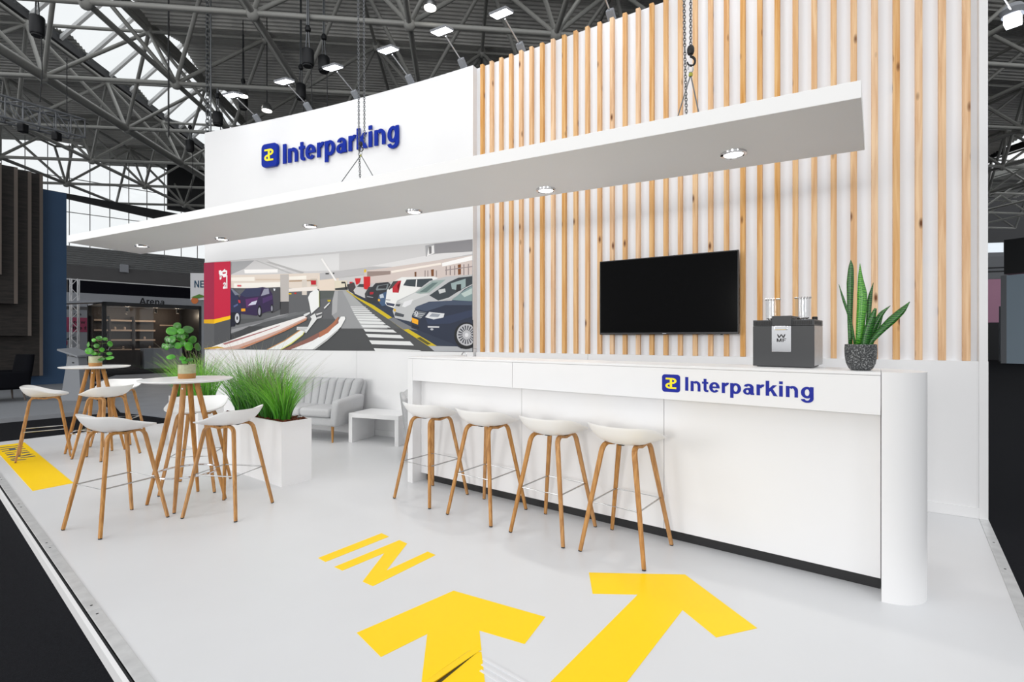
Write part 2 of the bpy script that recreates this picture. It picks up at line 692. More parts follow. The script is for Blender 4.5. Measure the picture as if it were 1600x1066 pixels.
# local x runs along the edge towards the far left corner, local y outwards (left of travel)
L = 10.15
for i in range(8):
    x0 = i * L / 8 + .002
    x1 = (i + 1) * L / 8 - .002
    MB().box(x0, x1, .0, .052, -.004, .0035).build('cover_plate', alu, t1, bevel=.0015)
    s = MB()
    for k in (.06, x1 - x0 - .06):
        s.lathe([(.006, .0035), (.006, .005), (.003, .0055)], 8, Matrix.Translation((x0 + k, .026, 0)))
    s.build('screw_pair', black_metal, t1)
MB().box(0, L, .052, .066, -.058, -.012).build('rubber_seal', rubber, t1)
MB().box(0, L, .066, .084, -.058, -.002).build('side_strip', white, t1)
# right hand edge
RA = math.atan2(1.178, .942)
t2 = empty_struct('trim_2', (0.804, 0.202, 0), RA)
L2 = 4.67
for i in range(4):
    x0 = i * L2 / 4 + .002
    x1 = (i + 1) * L2 / 4 - .002
    MB().box(x0, x1, .0, .055, -.058, .0035).build('cover_plate', alu, t2, bevel=.0015)
    s = MB()
    for k in (.08, (x1 - x0) * .5):
        s.lathe([(.006, .0035), (.006, .005), (.003, .0055)], 8, Matrix.Translation((x0 + k, .028, 0)))
    s.build('screw_pair', black_metal, t2)


# ================================================================ BACK WALL OF THE STAND
H_WALL = 4.975


def zw(x):
    return 6.13461 - .57962 * x - .02849 * x * x - .00085 * x ** 3


def wall_n(x):
    d = -.57962 - .05698 * x - .00255 * x * x
    t = Vector((1, d, 0)).normalized()
    return t, Vector((t.y, -t.x, 0))          # tangent (to the right), normal towards the room


XL, XR = -5.325, -.509
NSEG = 32
XS = [XL + (XR - XL) * i / NSEG for i in range(NSEG + 1)]
rows = []
front = [(x, zw(x)) for x in XS]
back = []
for x, y in front:
    t, n = wall_n(x)
    back.append((x - n.x * .12, y - n.y * .12))
b = MB()
# panel seams: the lower part is split off below the printed photo
b.prism(front + back[::-1], 1.28, H_WALL)
wall = struct(b.build('wall_back', white_wall, smooth=20))
lo = 0
for hi in (9, 20, NSEG):
    f = front[lo:hi + 1]
    k = back[lo:hi + 1]
    f = list(f)
    if lo:
        t, n = wall_n(f[0][0])
        f[0] = (f[0][0] + t.x * .004, f[0][1] + t.y * .004)
    MB().prism(f + k[::-1], 0.0, 1.276).build('wall_panel', white_wall, wall, smooth=20)
    lo = hi
bb = [(x + wall_n(x)[1].x * .012, y + wall_n(x)[1].y * .012) for x, y in front]
struct(MB().prism(front + bb[::-1], 0.001, .085).build('baseboard_back', white_wall, smooth=20))

# straight part with timber slats: local x along the wall, local y away from the room
SWA = math.atan(-.624)
SW = frame2(-.45, 6.438, SWA)
sx = lambda X: (X + .45) * 1.1787


def at_u(px_u):
    return sx(px_u * 6.157 / (1 + .624 * px_u))


xr_in, xr_out = sx(3.665), sx(3.709)
MB().box(-.10, xr_out + .0, .052, .28, 1.236, H_WALL, SW).build('slat_backing', backing_white, wall)
cuts = [-.03, 1.55, 3.45, xr_out]
for i in range(3):
    MB().box(cuts[i] + .0015, cuts[i + 1] - .0015, .0, .28, .0, 1.236, SW).build('wall_panel', white_wall, wall, bevel=.001)
MB().box(xr_in, xr_out, -.012, .053, 1.2365, H_WALL, SW).build('end_stile', white_wall, wall, bevel=.002)
MB().box(xr_in, xr_out + .002, -.014, -.0005, .0, 1.2365, SW).build('end_stile', white_wall, wall, bevel=.002)
MB().box(0, xr_in, -.012, -.0003, .001, .085, SW).build('skirting', white_wall, wall)
slat0 = None
for i in range(33):
    X = -.399 + (3.607 + .399) * i / 32
    if slat0 is None:
        slat0 = MB().box(-.0225, .0225, -.024, .024, 0, H_WALL - 1.2365 + .006).build('slat', slatwood, wall, bevel=.002, seg=1)
        o = slat0
    else:
        o = copy_part(slat0, wall)
    o.location = SW @ Vector((sx(X), .028, 1.2368))
    o.rotation_euler = (0, 0, SWA + rnd.uniform(-.02, .02))


# ---------------------------------------------------------------- printed photograph on the curved wall
MURAL = """206 204 204 -5330 2733 -3967 2736 -2620 2730 -1436 2721 -504 2710 -504 1235 -5330 1220
165 165 167 -4752 2708 -4258 2701 -4461 2578 -4752 2492
222 221 221 -3993 2702 -2620 2701 -2620 2447 -3227 2466 -3732 2538
180 178 178 -4037 2661 -3949 2664 -3268 2451 -3310 2428
185 184 184 -4258 2701 -4203 2698 -3435 2426 -3519 2431
225 212 200 -4752 2483 -2626 2414 -2626 2136 -4752 2218
245 238 228 -4752 2441 -4258 2429 -4258 2361 -4752 2383
248 246 244 -4472 2560 -3786 2532 -3786 2476 -4461 2497
214 196 178 -4236 2396 -3732 2372 -3732 2346 -4236 2369
245 240 232 -4689 2340 -3732 2320 -3732 2233 -4689 2262
246 240 230 -3561 2398 -3227 2398 -3227 2339 -3561 2350
170 140 110 -3561 2336 -3145 2326 -3145 2306 -3561 2316
84 86 88 -5330 1675 -4754 2265 -2972 2173 -2620 2128 -504 1653 -504 1235 -5330 1220
96 97 100 -4752 2218 -3732 2233 -2704 2139 -2620 2086 -2620 1709 -4752 1743
150 150 153 -4752 1560 -3583 1829 -3561 1811 -4752 1496
120 121 124 -4752 1615 -3862 1747 -3435 1826 -3268 1814 -4752 1560
108 110 112 -3561 1794 -3268 1839 -3206 1812 -3625 1743
66 67 69 -4752 1469 -4371 1612 -4037 1609 -4752 1377
190 184 180 -3736 2442 -3566 2437 -3566 2001 -3736 2003
70 70 73 -3739 2003 -3566 2001 -3566 1811 -3739 1789
215 205 195 -3310 2334 -3217 2330 -3217 2092 -3310 2096
240 232 225 -3566 2209 -3023 2219 -3023 2152 -3566 2157
232 216 200 -3003 2386 -2704 2419 -2704 2139 -2983 2151
200 185 170 -3145 2343 -3023 2337 -3023 2219 -3145 2225
190 20 40 -3145 2318 -3043 2313 -3043 2246 -3135 2250
85 90 88 -2983 2142 -2704 2139 -2704 2040 -2973 2016
225 190 0 -3572 2135 -3513 2132 -3513 2112 -3572 2114
200 40 30 -3456 2139 -3410 2137 -3424 2114 -3460 2118
190 170 20 -2833 2003 -2767 2001 -2779 1973 -2827 1975
150 151 153 -2699 2135 -2475 2134 -1850 1555 -2576 1561 -2741 1763
168 169 170 -2556 2129 -2475 2131 -1775 1546 -2215 1558
172 172 174 -2699 2135 -2638 2133 -2658 1813 -2751 1763 -2741 1989
74 75 77 -2972 1520 -2576 1561 -2196 1558 -1964 1229 -2972 1224
74 75 77 -2196 1558 -1482 1551 -1055 1239 -1983 1228
226 227 227 -2017 1270 -1287 1249 -1249 1237 -1990 1227
226 227 227 -2095 1384 -1428 1370 -1366 1313 -2048 1328
226 227 227 -2153 1478 -1582 1460 -1522 1411 -2106 1430
226 227 227 -2192 1553 -1701 1537 -1638 1494 -2157 1512
226 227 227 -2235 1614 -1794 1600 -1734 1567 -2200 1576
226 227 227 -2273 1667 -1869 1654 -1812 1615 -2243 1631
226 227 227 -2304 1710 -1926 1699 -1876 1664 -2284 1679
226 227 227 -2330 1742 -1983 1735 -1937 1709 -2312 1720
226 227 227 -2354 1775 -2017 1764 -1987 1744 -2338 1754
226 227 227 -2370 1806 -2060 1797 -2037 1780 -2358 1790
226 227 227 -2388 1836 -2095 1826 -2073 1812 -2376 1822
226 227 227 -2402 1861 -2126 1852 -2106 1840 -2392 1849
226 227 227 -2418 1888 -2157 1878 -2141 1868 -2410 1877
42 52 72 -2464 2134 -2118 1968 -1775 1890 -514 1698 -514 1304 -1046 1314
205 180 20 -2503 2134 -2475 2131 -2284 2016 -2021 1897 -1701 1705 -1455 1546 -1021 1311 -1152 1310 -1527 1531 -1775 1690 -2079 1874 -2294 1999
70 72 40 -1664 1618 -1591 1633 -1527 1600 -1591 1584
90 84 30 -1322 1415 -1270 1431 -1106 1337 -1157 1324
120 122 126 -1527 1535 -1775 1690 -1701 1705 -1701 1716 -1375 1558 -1305 1522 -1455 1546
176 178 182 -1148 1310 -514 1304 -514 1240 -1055 1238
188 186 187 -2972 2420 -514 2530 -514 2426 -2972 2314
222 220 220 -2098 2469 -1131 2556 -514 2575 -514 2515 -1591 2425
140 138 141 -1055 2702 -514 2703 -514 2545 -1046 2567
165 164 166 -1191 2690 -1055 2702 -1046 2564 -1183 2537
236 234 233 -1140 2666 -1063 2682 -1056 2573 -1166 2540
120 118 120 -1140 2669 -1097 2672 -1097 2572 -1131 2569
210 196 190 -2176 2407 -514 2500 -514 2225 -1850 2221 -2176 2205
246 244 242 -945 2429 -514 2493 -514 2433 -937 2382
242 232 222 -1729 2378 -962 2436 -954 2409 -1719 2348
150 132 125 -2128 2396 -1738 2379 -1738 2330 -2128 2317
120 70 30 -716 2390 -671 2394 -671 2259 -713 2254
120 70 30 -1106 2351 -1063 2356 -1063 2261 -1100 2260
110 70 40 -1357 2337 -1326 2338 -1326 2271 -1354 2273
120 105 105 -887 2378 -876 2379 -876 2265 -887 2262
120 105 105 -830 2380 -818 2381 -818 2261 -830 2258
120 105 105 -765 2382 -753 2383 -753 2257 -765 2253
120 105 105 -636 2386 -625 2387 -625 2248 -636 2244
120 105 105 -573 2388 -562 2389 -562 2244 -573 2240
150 135 135 -896 2336 -514 2355 -514 2344 -896 2323
120 105 105 -1200 2348 -1190 2349 -1190 2263 -1200 2260
120 105 105 -1157 2345 -1147 2346 -1147 2260 -1157 2258
120 105 105 -1029 2336 -1019 2337 -1019 2252 -1029 2249
225 190 60 -2180 2427 -2141 2428 -2141 2385 -2180 2384
245 242 240 -2951 2639 -2919 2646 -2638 2263 -2668 2255
60 60 60 -2866 2418 -2803 2414 -2803 2393 -2866 2397
60 60 60 -2730 2415 -2704 2414 -2704 2391 -2730 2393
225 215 195 -2699 2292 -2475 2280 -2475 2160 -2699 2170
55 58 58 -2689 2175 -2464 2185 -2464 2142 -2689 2147
30 30 32 -2576 2268 -2505 2264 -2475 2151 -2505 2153 -2515 2239 -2576 2242
205 30 35 -2338 2305 -2235 2303 -2263 2218 -2318 2212
190 30 40 -2430 2259 -2378 2256 -2378 2219 -2430 2218
58 57 60 -2479 2220 -2354 2248 -2265 2040 -2444 2124
70 60 62 -2444 2210 -2354 2228 -2314 2076 -2414 2132
200 198 198 -2362 2129 -2275 2224 -2079 2214 -2002 2163 -2137 1993 -2334 2077
60 62 66 -2304 2178 -2255 2218 -2108 2210 -2157 2162
205 25 30 -2186 2323 -2073 2317 -2073 2183 -2133 2126 -2184 2145
60 60 64 -2166 2070 -2098 2168 -2021 2164 -2079 1966 -2157 1986
44 46 52 -2137 1968 -2108 2101 -1983 2215 -1775 2221 -1692 2148 -1794 2021 -1850 1892 -2128 1943
120 128 132 -1979 2125 -1954 2177 -1766 2197 -1790 2116 -1964 2108
40 42 48 -1945 2135 -1929 2173 -1790 2185 -1809 2129
170 20 40 -2079 2092 -2013 2089 -2025 2056 -2079 2053
150 150 155 -2128 2035 -2021 2014 -2025 2004 -2128 2022
62 88 122 -1945 1961 -1926 2043 -1803 2087 -1775 1890 -1878 1880
190 200 210 -1916 2043 -1859 2057 -1841 1999 -1907 1993
230 175 40 -1941 1986 -1907 1980 -1907 1947 -1941 1953
234 234 232 -1822 1916 -1794 2103 -1701 2221 -1554 2278 -1063 2255 -996 2232 -1270 2062 -1482 1944 -1664 1837 -1794 1882
66 68 70 -1775 2122 -1692 2226 -1609 2231 -1682 2147 -1756 2108
52 62 68 -1531 2159 -1478 2239 -1089 2231 -1063 2192 -1226 2116 -1331 2129
230 230 228 -1331 2230 -1312 2229 -1322 2128 -1340 2129
188 28 45 -1704 2140 -1609 2228 -1562 2231 -1627 2160 -1605 2059 -1701 2067
60 66 90 -1812 1932 -1664 1902 -1682 1867 -1794 1890
150 150 155 -1822 1977 -1738 1967 -1738 1954 -1822 1963
188 189 190 -1701 1806 -1627 1950 -1357 2051 -1123 2199 -896 2241 -514 2245 -514 2040 -813 1941 -1287 1834 -1411 1646 -1664 1704
208 209 209 -1609 1933 -1349 2047 -1131 2017 -1305 1961 -1518 1897
150 166 162 -1340 2045 -1080 2200 -887 2202 -1128 2040 -1261 2027
100 120 118 -1287 2048 -1080 2170 -996 2173 -1166 2050
50 58 64 -1128 2001 -846 2164 -708 2216 -514 2224 -514 2121 -668 2055 -846 1958 -996 1925
150 168 168 -813 2147 -605 2197 -605 2089 -692 2049 -797 2070
30 34 38 -732 2127 -668 2131 -668 2048 -740 2021
200 202 202 -996 2072 -896 2083 -887 2036 -979 2017
228 228 230 -1551 1863 -1514 1929 -1375 1959 -1411 1890 -1504 1852
70 74 80 -1655 1788 -1514 1749 -1527 1711 -1673 1737
60 64 70 -1649 1899 -1572 1896 -1591 1864 -1649 1873
225 180 40 -1686 1838 -1649 1830 -1649 1791 -1682 1802
30 40 62 -1402 1558 -1393 1734 -1322 1856 -1131 1915 -797 1917 -621 2060 -514 2106 -514 1289 -668 1279 -797 1346 -1270 1517
62 74 96 -1322 1856 -1131 1912 -797 1917 -514 1903 -514 1846 -896 1860 -1174 1783 -1354 1825
128 150 150 -805 1924 -613 2052 -514 2099 -514 1898
185 200 195 -668 2002 -514 2069 -514 1995 -621 1955
40 52 80 -1183 1682 -896 1707 -514 1787 -514 1698 -813 1613 -1148 1603
218 219 222 -1191 1704 -1128 1774 -904 1747 -919 1695 -1063 1670
150 155 165 -1131 1712 -1089 1755 -962 1739 -996 1701
95 100 108 -1384 1730 -1340 1804 -1169 1769 -1266 1680
200 202 206 -1371 1778 -1191 1748 -1197 1742 -1371 1770
200 202 206 -1363 1752 -1216 1726 -1221 1720 -1363 1744
200 202 206 -1354 1726 -1240 1705 -1245 1699 -1354 1718
225 226 228 -1299 1754 -1301 1739 -1307 1727 -1316 1719 -1326 1716 -1336 1719 -1344 1728 -1350 1740 -1352 1755 -1350 1769 -1344 1782 -1336 1790 -1326 1792 -1316 1789 -1307 1781 -1301 1768
60 70 95 -1306 1754 -1308 1742 -1312 1733 -1318 1726 -1326 1724 -1333 1727 -1339 1733 -1344 1743 -1345 1755 -1344 1766 -1339 1776 -1333 1782 -1326 1784 -1318 1782 -1312 1775 -1308 1765
225 226 228 -1343 1774 -1334 1774 -1326 1742 -1317 1773 -1308 1773 -1322 1726 -1329 1726
245 172 20 -1396 1705 -1294 1668 -1299 1602 -1393 1635
20 24 36 -1389 1606 -1278 1573 -1290 1541 -1384 1571
212 212 214 -1152 1581 -979 1574 -982 1557 -1148 1560
190 192 198 -1065 1536 -1067 1531 -1072 1526 -1079 1523 -1089 1522 -1098 1524 -1105 1527 -1111 1531 -1112 1537 -1111 1542 -1105 1546 -1098 1549 -1089 1550 -1079 1549 -1072 1546 -1067 1542
16 18 24 -504 1448 -504 1402 -504 1360 -504 1324 -515 1296 -554 1278 -597 1271 -640 1277 -680 1294 -715 1322 -742 1359 -759 1402 -765 1448 -759 1495 -742 1538 -715 1574 -680 1602 -640 1619 -597 1625 -554 1618 -515 1600 -504 1572 -504 1535 -504 1493
186 186 190 -504 1460 -504 1423 -504 1388 -504 1359 -520 1336 -553 1321 -589 1316 -625 1321 -659 1335 -688 1358 -710 1388 -724 1423 -729 1460 -724 1498 -710 1533 -688 1563 -659 1585 -625 1599 -589 1604 -553 1598 -520 1583 -504 1560 -504 1531 -504 1497
58 60 70 -531 1465 -504 1469 -504 1450 -531 1454
58 60 70 -533 1444 -504 1427 -504 1409 -536 1434
58 60 70 -541 1425 -504 1389 -506 1375 -548 1417
58 60 70 -556 1411 -522 1360 -539 1350 -565 1405
58 60 70 -574 1402 -559 1342 -578 1338 -584 1400
58 60 70 -594 1400 -600 1338 -619 1342 -604 1402
58 60 70 -613 1405 -640 1349 -656 1359 -623 1411
58 60 70 -630 1417 -673 1374 -686 1389 -637 1425
58 60 70 -642 1434 -697 1409 -704 1428 -645 1445
58 60 70 -647 1455 -708 1450 -708 1470 -647 1466
58 60 70 -645 1476 -704 1493 -697 1512 -642 1486
58 60 70 -637 1495 -686 1532 -673 1547 -630 1503
58 60 70 -623 1510 -656 1561 -640 1571 -613 1515
58 60 70 -604 1518 -619 1579 -600 1582 -594 1520
58 60 70 -584 1520 -578 1581 -559 1578 -574 1518
58 60 70 -565 1514 -539 1570 -522 1560 -556 1509
58 60 70 -548 1502 -506 1545 -504 1530 -541 1494
58 60 70 -536 1485 -504 1510 -504 1492 -533 1475
225 225 228 -564 1457 -566 1447 -571 1438 -579 1432 -589 1430 -599 1432 -607 1438 -612 1447 -614 1457 -612 1467 -607 1476 -599 1482 -589 1484 -579 1482 -571 1476 -566 1467
72 72 78 -4169 2242 -3732 2236 -3732 1884 -3884 1835 -4081 1839
225 228 235 -3862 2221 -3823 2212 -3836 2176 -3857 2185
48 32 72 -4563 2103 -4438 2234 -4081 2251 -3960 2233 -3884 2134 -3862 1975 -3884 1870 -4125 1814 -4214 1785 -4529 1821
50 54 86 -4552 2139 -4416 2246 -4103 2244 -4143 2107 -4438 2099
150 150 168 -4118 2106 -4054 2219 -3960 2225 -3945 2139 -4037 2121
90 40 100 -4438 2063 -4169 2090 -4214 1985 -4416 1918
206 206 226 -4386 1957 -4303 2014 -4192 2038 -4223 1971
242 165 25 -4525 1910 -4441 1908 -4436 1863 -4525 1861
70 44 96 -4081 2070 -3884 2116 -3884 2046 -4081 1981
18 18 26 -4098 1857 -4102 1821 -4111 1790 -4126 1769 -4143 1762 -4160 1770 -4174 1791 -4184 1822 -4187 1859 -4184 1896 -4174 1927 -4160 1948 -4143 1954 -4126 1947 -4111 1926 -4102 1894
160 160 172 -4123 1854 -4125 1830 -4130 1809 -4138 1796 -4147 1791 -4156 1796 -4164 1810 -4170 1831 -4172 1855 -4170 1880 -4164 1901 -4156 1914 -4147 1919 -4138 1914 -4130 1900 -4125 1879
18 18 26 -3862 1896 -3864 1868 -3871 1844 -3881 1829 -3892 1823 -3904 1829 -3914 1845 -3920 1869 -3923 1898 -3920 1926 -3914 1950 -3904 1965 -3892 1971 -3881 1965 -3871 1949 -3864 1925
150 150 165 -3877 1897 -3878 1879 -3882 1864 -3888 1855 -3894 1851 -3901 1855 -3907 1865 -3910 1880 -3912 1897 -3910 1915 -3907 1930 -3901 1939 -3894 1943 -3888 1939 -3882 1929 -3878 1914
40 44 76 -4752 2258 -4689 2234 -4575 2094 -4525 1939 -4547 1831 -4575 1659 -4752 1648
120 124 140 -4752 2255 -4701 2244 -4552 2139 -4655 2138
200 50 60 -4593 2058 -4547 2048 -4541 2002 -4579 2009
20 22 40 -4752 1853 -4644 1850 -4666 1614 -4752 1606
88 96 140 -4689 1961 -4598 1995 -4593 1967 -4678 1931
18 18 24 -4547 1745 -4552 1705 -4565 1671 -4586 1649 -4609 1641 -4633 1649 -4653 1672 -4666 1707 -4671 1747 -4666 1788 -4653 1822 -4633 1844 -4609 1852 -4586 1843 -4565 1820 -4552 1786
196 198 204 -4561 1751 -4565 1719 -4575 1692 -4591 1674 -4609 1668 -4628 1675 -4643 1693 -4654 1720 -4657 1752 -4654 1784 -4643 1811 -4628 1829 -4609 1835 -4591 1829 -4575 1810 -4565 1783
60 62 70 -4591 1751 -4592 1739 -4596 1728 -4602 1721 -4609 1719 -4616 1722 -4622 1729 -4626 1739 -4627 1752 -4626 1764 -4622 1775 -4616 1782 -4609 1784 -4602 1782 -4596 1775 -4592 1764
220 90 100 -4609 2308 -4529 2304 -4529 2279 -4609 2282
158 30 66 -5330 2717 -5104 2717 -5104 1737 -5330 1736
197 25 62 -5104 2717 -4752 2714 -4752 1794 -5104 1737
225 170 0 -5330 1736 -5104 1737 -5104 1664 -5330 1672
250 195 0 -5104 1737 -4752 1796 -4752 1737 -5104 1664
92 93 95 -5330 1672 -5104 1664 -5104 1219 -5330 1217
80 81 84 -5104 1664 -4752 1737 -4752 1368 -4921 1220 -5104 1219
245 245 245 -4910 2349 -4875 2369 -4847 2346 -4851 2313 -4884 2282 -4847 2280 -4847 2258 -4912 2253 -4912 2283 -4875 2325 -4882 2340 -4898 2326 -4910 2327
245 245 245 -4842 2478 -4819 2481 -4819 2257 -4842 2256
245 245 245 -5001 2569 -4956 2572 -4940 2553 -4898 2573 -4875 2594 -4861 2567 -4823 2562 -4823 2505 -4847 2456 -4898 2448 -4940 2490 -4945 2428 -4973 2407 -4987 2429 -4977 2484 -5001 2513
197 25 62 -4926 2534 -4847 2537 -4856 2512 -4917 2504
197 25 62 -4968 2484 -4949 2487 -4959 2450 -4970 2447
206 170 158 -5227 1218 -4712 1368 -4081 1556 -3258 1768 -3202 1736 -3219 1699 -3646 1527 -3993 1405 -4484 1242 -4689 1222
240 236 234 -5156 1265 -4689 1396 -4081 1574 -3258 1768 -3227 1737 -3732 1553 -4081 1449 -4575 1305 -5038 1219
196 130 96 -4575 1254 -3993 1423 -3646 1553 -3219 1719 -3211 1699 -3646 1522 -3993 1405 -4484 1248
170 110 110 -4921 1322 -4081 1529 -3732 1623 -3732 1613 -4081 1513 -4875 1300
206 165 60 -5323 1241 -5038 1275 -4851 1245 -5323 1226
236 238 236 -3993 1229 -3646 1371 -3330 1542 -3258 1530 -3289 1474 -3519 1328 -3732 1231
206 150 90 -4001 1229 -3646 1379 -3330 1551 -3320 1540 -3636 1366 -3971 1229
225 220 120 -3732 1231 -3519 1337 -3289 1474 -3258 1525 -3252 1513 -3279 1465 -3506 1321 -3700 1231
238 239 238 -3186 2049 -3145 2120 -3023 2186 -2979 2137 -2975 1903 -3125 1794 -3161 1955
205 210 150 -2985 2141 -2973 2137 -2969 1903 -2983 1893
226 227 226 -3053 1801 -3019 1708 -3155 1566 -3217 1496 -3258 1508 -3258 1550 -3403 1543 -3397 1594 -3186 1592 -3114 1718 -3145 1752
200 200 200 -3403 1585 -3196 1587 -3206 1550 -3393 1541
225 226 226 -3268 1788 -3155 1823 -3145 1803 -3206 1770 -3258 1754
210 210 210 -3033 1792 -2922 1815 -2918 1798 -3023 1767
200 200 200 -3033 1733 -2922 1765 -2932 1731 -3023 1708
225 225 225 -2892 1881 -2787 1964 -2779 1947 -2872 1867
240 240 239 -2972 1397 -2803 1502 -2658 1640 -2576 1742 -2511 1741 -2499 1706 -2576 1587 -2741 1449 -2972 1287
238 239 239 -3540 1233 -3104 1372 -2823 1506 -2620 1644 -2620 1546 -2823 1406 -3104 1237
140 95 85 -3668 1232 -3227 1397 -2823 1572 -2620 1726 -2620 1644 -2823 1506 -3104 1372 -3519 1233
176 110 80 -2972 1506 -2845 1563 -2720 1649 -2633 1734 -2613 1738 -2658 1640 -2803 1502 -2972 1423
190 190 190 -3104 1237 -2823 1414 -2620 1559 -2620 1536 -2823 1381 -3053 1238"""


def build_mural():
    bm = bmesh.new()
    cl = bm.loops.layers.float_color.new('tone')
    X0, X1 = XL, XR
    step = (XR - XL) / NSEG
    for li, line in enumerate(MURAL.split('\n')):
        p = line.split()
        col = lin([int(v) for v in p[:3]])
        q = [int(v) / 1000. for v in p[3:]]
        pts = [(q[i], q[i + 1]) for i in range(0, len(q), 2)]
        # drop doubles
        pp = []
        for a in pts:
            if not pp or (abs(a[0] - pp[-1][0]) + abs(a[1] - pp[-1][1])) > .0015:
                pp.append(a)
        if len(pp) < 3:
            continue
        tb = bmesh.new()
        try:
            tb.faces.new([tb.verts.new((x, 0, z)) for x, z in pp])
        except ValueError:
            tb.free()
            continue
        bmesh.ops.triangulate(tb, faces=tb.faces)
        xs = [x for x, z in pp]
        k = 0
        for x in XS:
            if min(xs) < x < max(xs):
                bmesh.ops.bisect_plane(tb, geom=tb.verts[:] + tb.edges[:] + tb.faces[:], plane_co=(x, 0, 0), plane_no=(1, 0, 0), dist=1e-6)
        off = .0015 + li * .00006
        tb.verts.ensure_lookup_table()
        vm = {}
        for v in tb.verts:
            x = v.co.x
            # same chords as the wall itself
            i = min(NSEG - 1, max(0, int((x - XL) / step)))
            f = (x - XS[i]) / step
            y = zw(XS[i]) * (1 - f) + zw(XS[i + 1]) * f
            t, n = wall_n(x)
            vm[v] = bm.verts.new((x + n.x * off, y + n.y * off, v.co.z))
        for fc in tb.faces:
            vs = [vm[v] for v in fc.verts]
            try:
                nf = bm.faces.new(vs)
            except ValueError:
                continue
            nf.normal_update()
            if nf.normal.y > 0:
                nf.normal_flip()
            for lp in nf.loops:
                lp[cl] = col
        tb.free()
    me = bpy.data.meshes.new('wall_mural')
    bm.to_mesh(me)
    bm.free()
    me.materials.append(printm)
    o = bpy.data.objects.new('wall_mural', me)
    COL.objects.link(o)
    return tag(o, 'large printed photo of a car park with parked cars on the curved white wall', 'mural')


build_mural()


# ---------------------------------------------------------------- raised lettering on the wall
def wall_place(x0, z, off):
    def f(s):
        # walk s metres along the wall from x0
        x = x0
        n = 24
        for _ in range(n):
            t, nn = wall_n(x)
            x += t.x * s / n
        t, nn = wall_n(x)
        o = Vector((x, zw(x), z)) + nn * off
        up = Vector((0, 0, 1))
        return Matrix(((t.x, up.x, nn.x, o.x), (t.y, up.y, nn.y, o.y), (t.z, up.z, nn.z, o.z), (0, 0, 0, 1)))
    return f


def arc_len(xa, xb):
    n = 60
    return sum(math.hypot((xb - xa) / n, zw(xa + (xb - xa) * (i + 1) / n) - zw(xa + (xb - xa) * i / n)) for i in range(n))


sign = thing('wall_sign', 'big raised blue lettering with yellow emblem on the curved white wall', 'sign', (0, 0, 0))
xa, xb = -4.05, -3.737
M = wall_place(xa, 4.182, .018)(0)
wd = arc_len(xa, xb)
# tile
tl = MB().prism(rounded([(0, 0, .07), (wd, 0, .07), (wd, .375, .07), (0, .375, .07)]), 0, .05, M).build('emblem_tile', blue, sign, bevel=.006)
sy = MB()
for k, q in enumerate(emblem_polys()):
    sy.prism([(wd * (.5 + (x - .5) * .60), .375 * (.5 + (y - .5) * .54)) for x, y in q], .05, .056 + k * 5e-5, M)
sy.build('emblem_symbol', yellow_sym, tl)
xa, xb = -3.675, -1.588
letters('Interparking', .31, wall_place(xa, 4.203, .02), .02, blue, sign, length=arc_len(xa, xb) * 1.012)


# ================================================================ CANOPY
HC = 2.70
canopy = thing('hanging_canopy', 'long white ceiling panel with round downlights hung on chains over the counter', 'canopy')
cpts = [(-5.97, 6.615), (1.861, 2.625), (2.403, 3.358), (-5.667, 7.524)]
MB().prism(cpts, HC, HC + .0945).build('panel', white_canopy, canopy, bevel=.002, seg=1)
ring0 = None
for (x, y) in [(-5.138, 6.844), (-3.741, 6.359), (-2.304, 5.632), (-0.989, 4.978), (0.292, 4.248), (1.535, 3.416)]:
    if ring0 is None:
        r0 = MB().lathe([(.062, -.001), (.062, -.012), (.070, -.018), (.084, -.012), (.086, 0)], 36, cap=False).build('downlight_ring', chrome, canopy, smooth=True, loc=(x, y, HC))
        l0 = MB().lathe([(.061, -.004), (.05, -.008), (.02, -.010), (.001, -.010)], 24, cap=False).build('lens', lamp_on, r0, smooth=True)
        ring0 = r0
    else:
        r = copy_part(ring0, canopy, (x, y, HC))
        copy_part(l0, r)
    d = bpy.data.lights.new('downlight', 'SPOT')
    d.energy = 26
    d.spot_size = 1.7
    d.spot_blend = .8
    d.shadow_soft_size = .05
    d.color = (1, .97, .92)
    o = bpy.data.objects.new('downlight_lamp', d)
    COL.objects.link(o)
    o.location = (x, y, HC - .03)


# ---------------------------------------------------------------- chains that carry it
def chain_mesh(b, p0, p1, link=.028, w=.0085, r=.0033):
    p0, p1 = Vector(p0), Vector(p1)
    d = p1 - p0
    n = max(1, int(d.length / (link * .72)))
    dz = d.normalized()
    side = dz.cross(Vector((0, 1, 0)))
    side.normalize()
    oth = dz.cross(side)
    for i in range(n):
        c = p0 + d * ((i + .5) / n)
        a = side if i % 2 else oth
        pts = []
        for k in range(8):
            t = 2 * PI * k / 8
            pts.append(c + a * (w * math.cos(t)) + dz * (link / 2 * math.sin(t)))
        b.tube(pts, r, 4, closed=True)


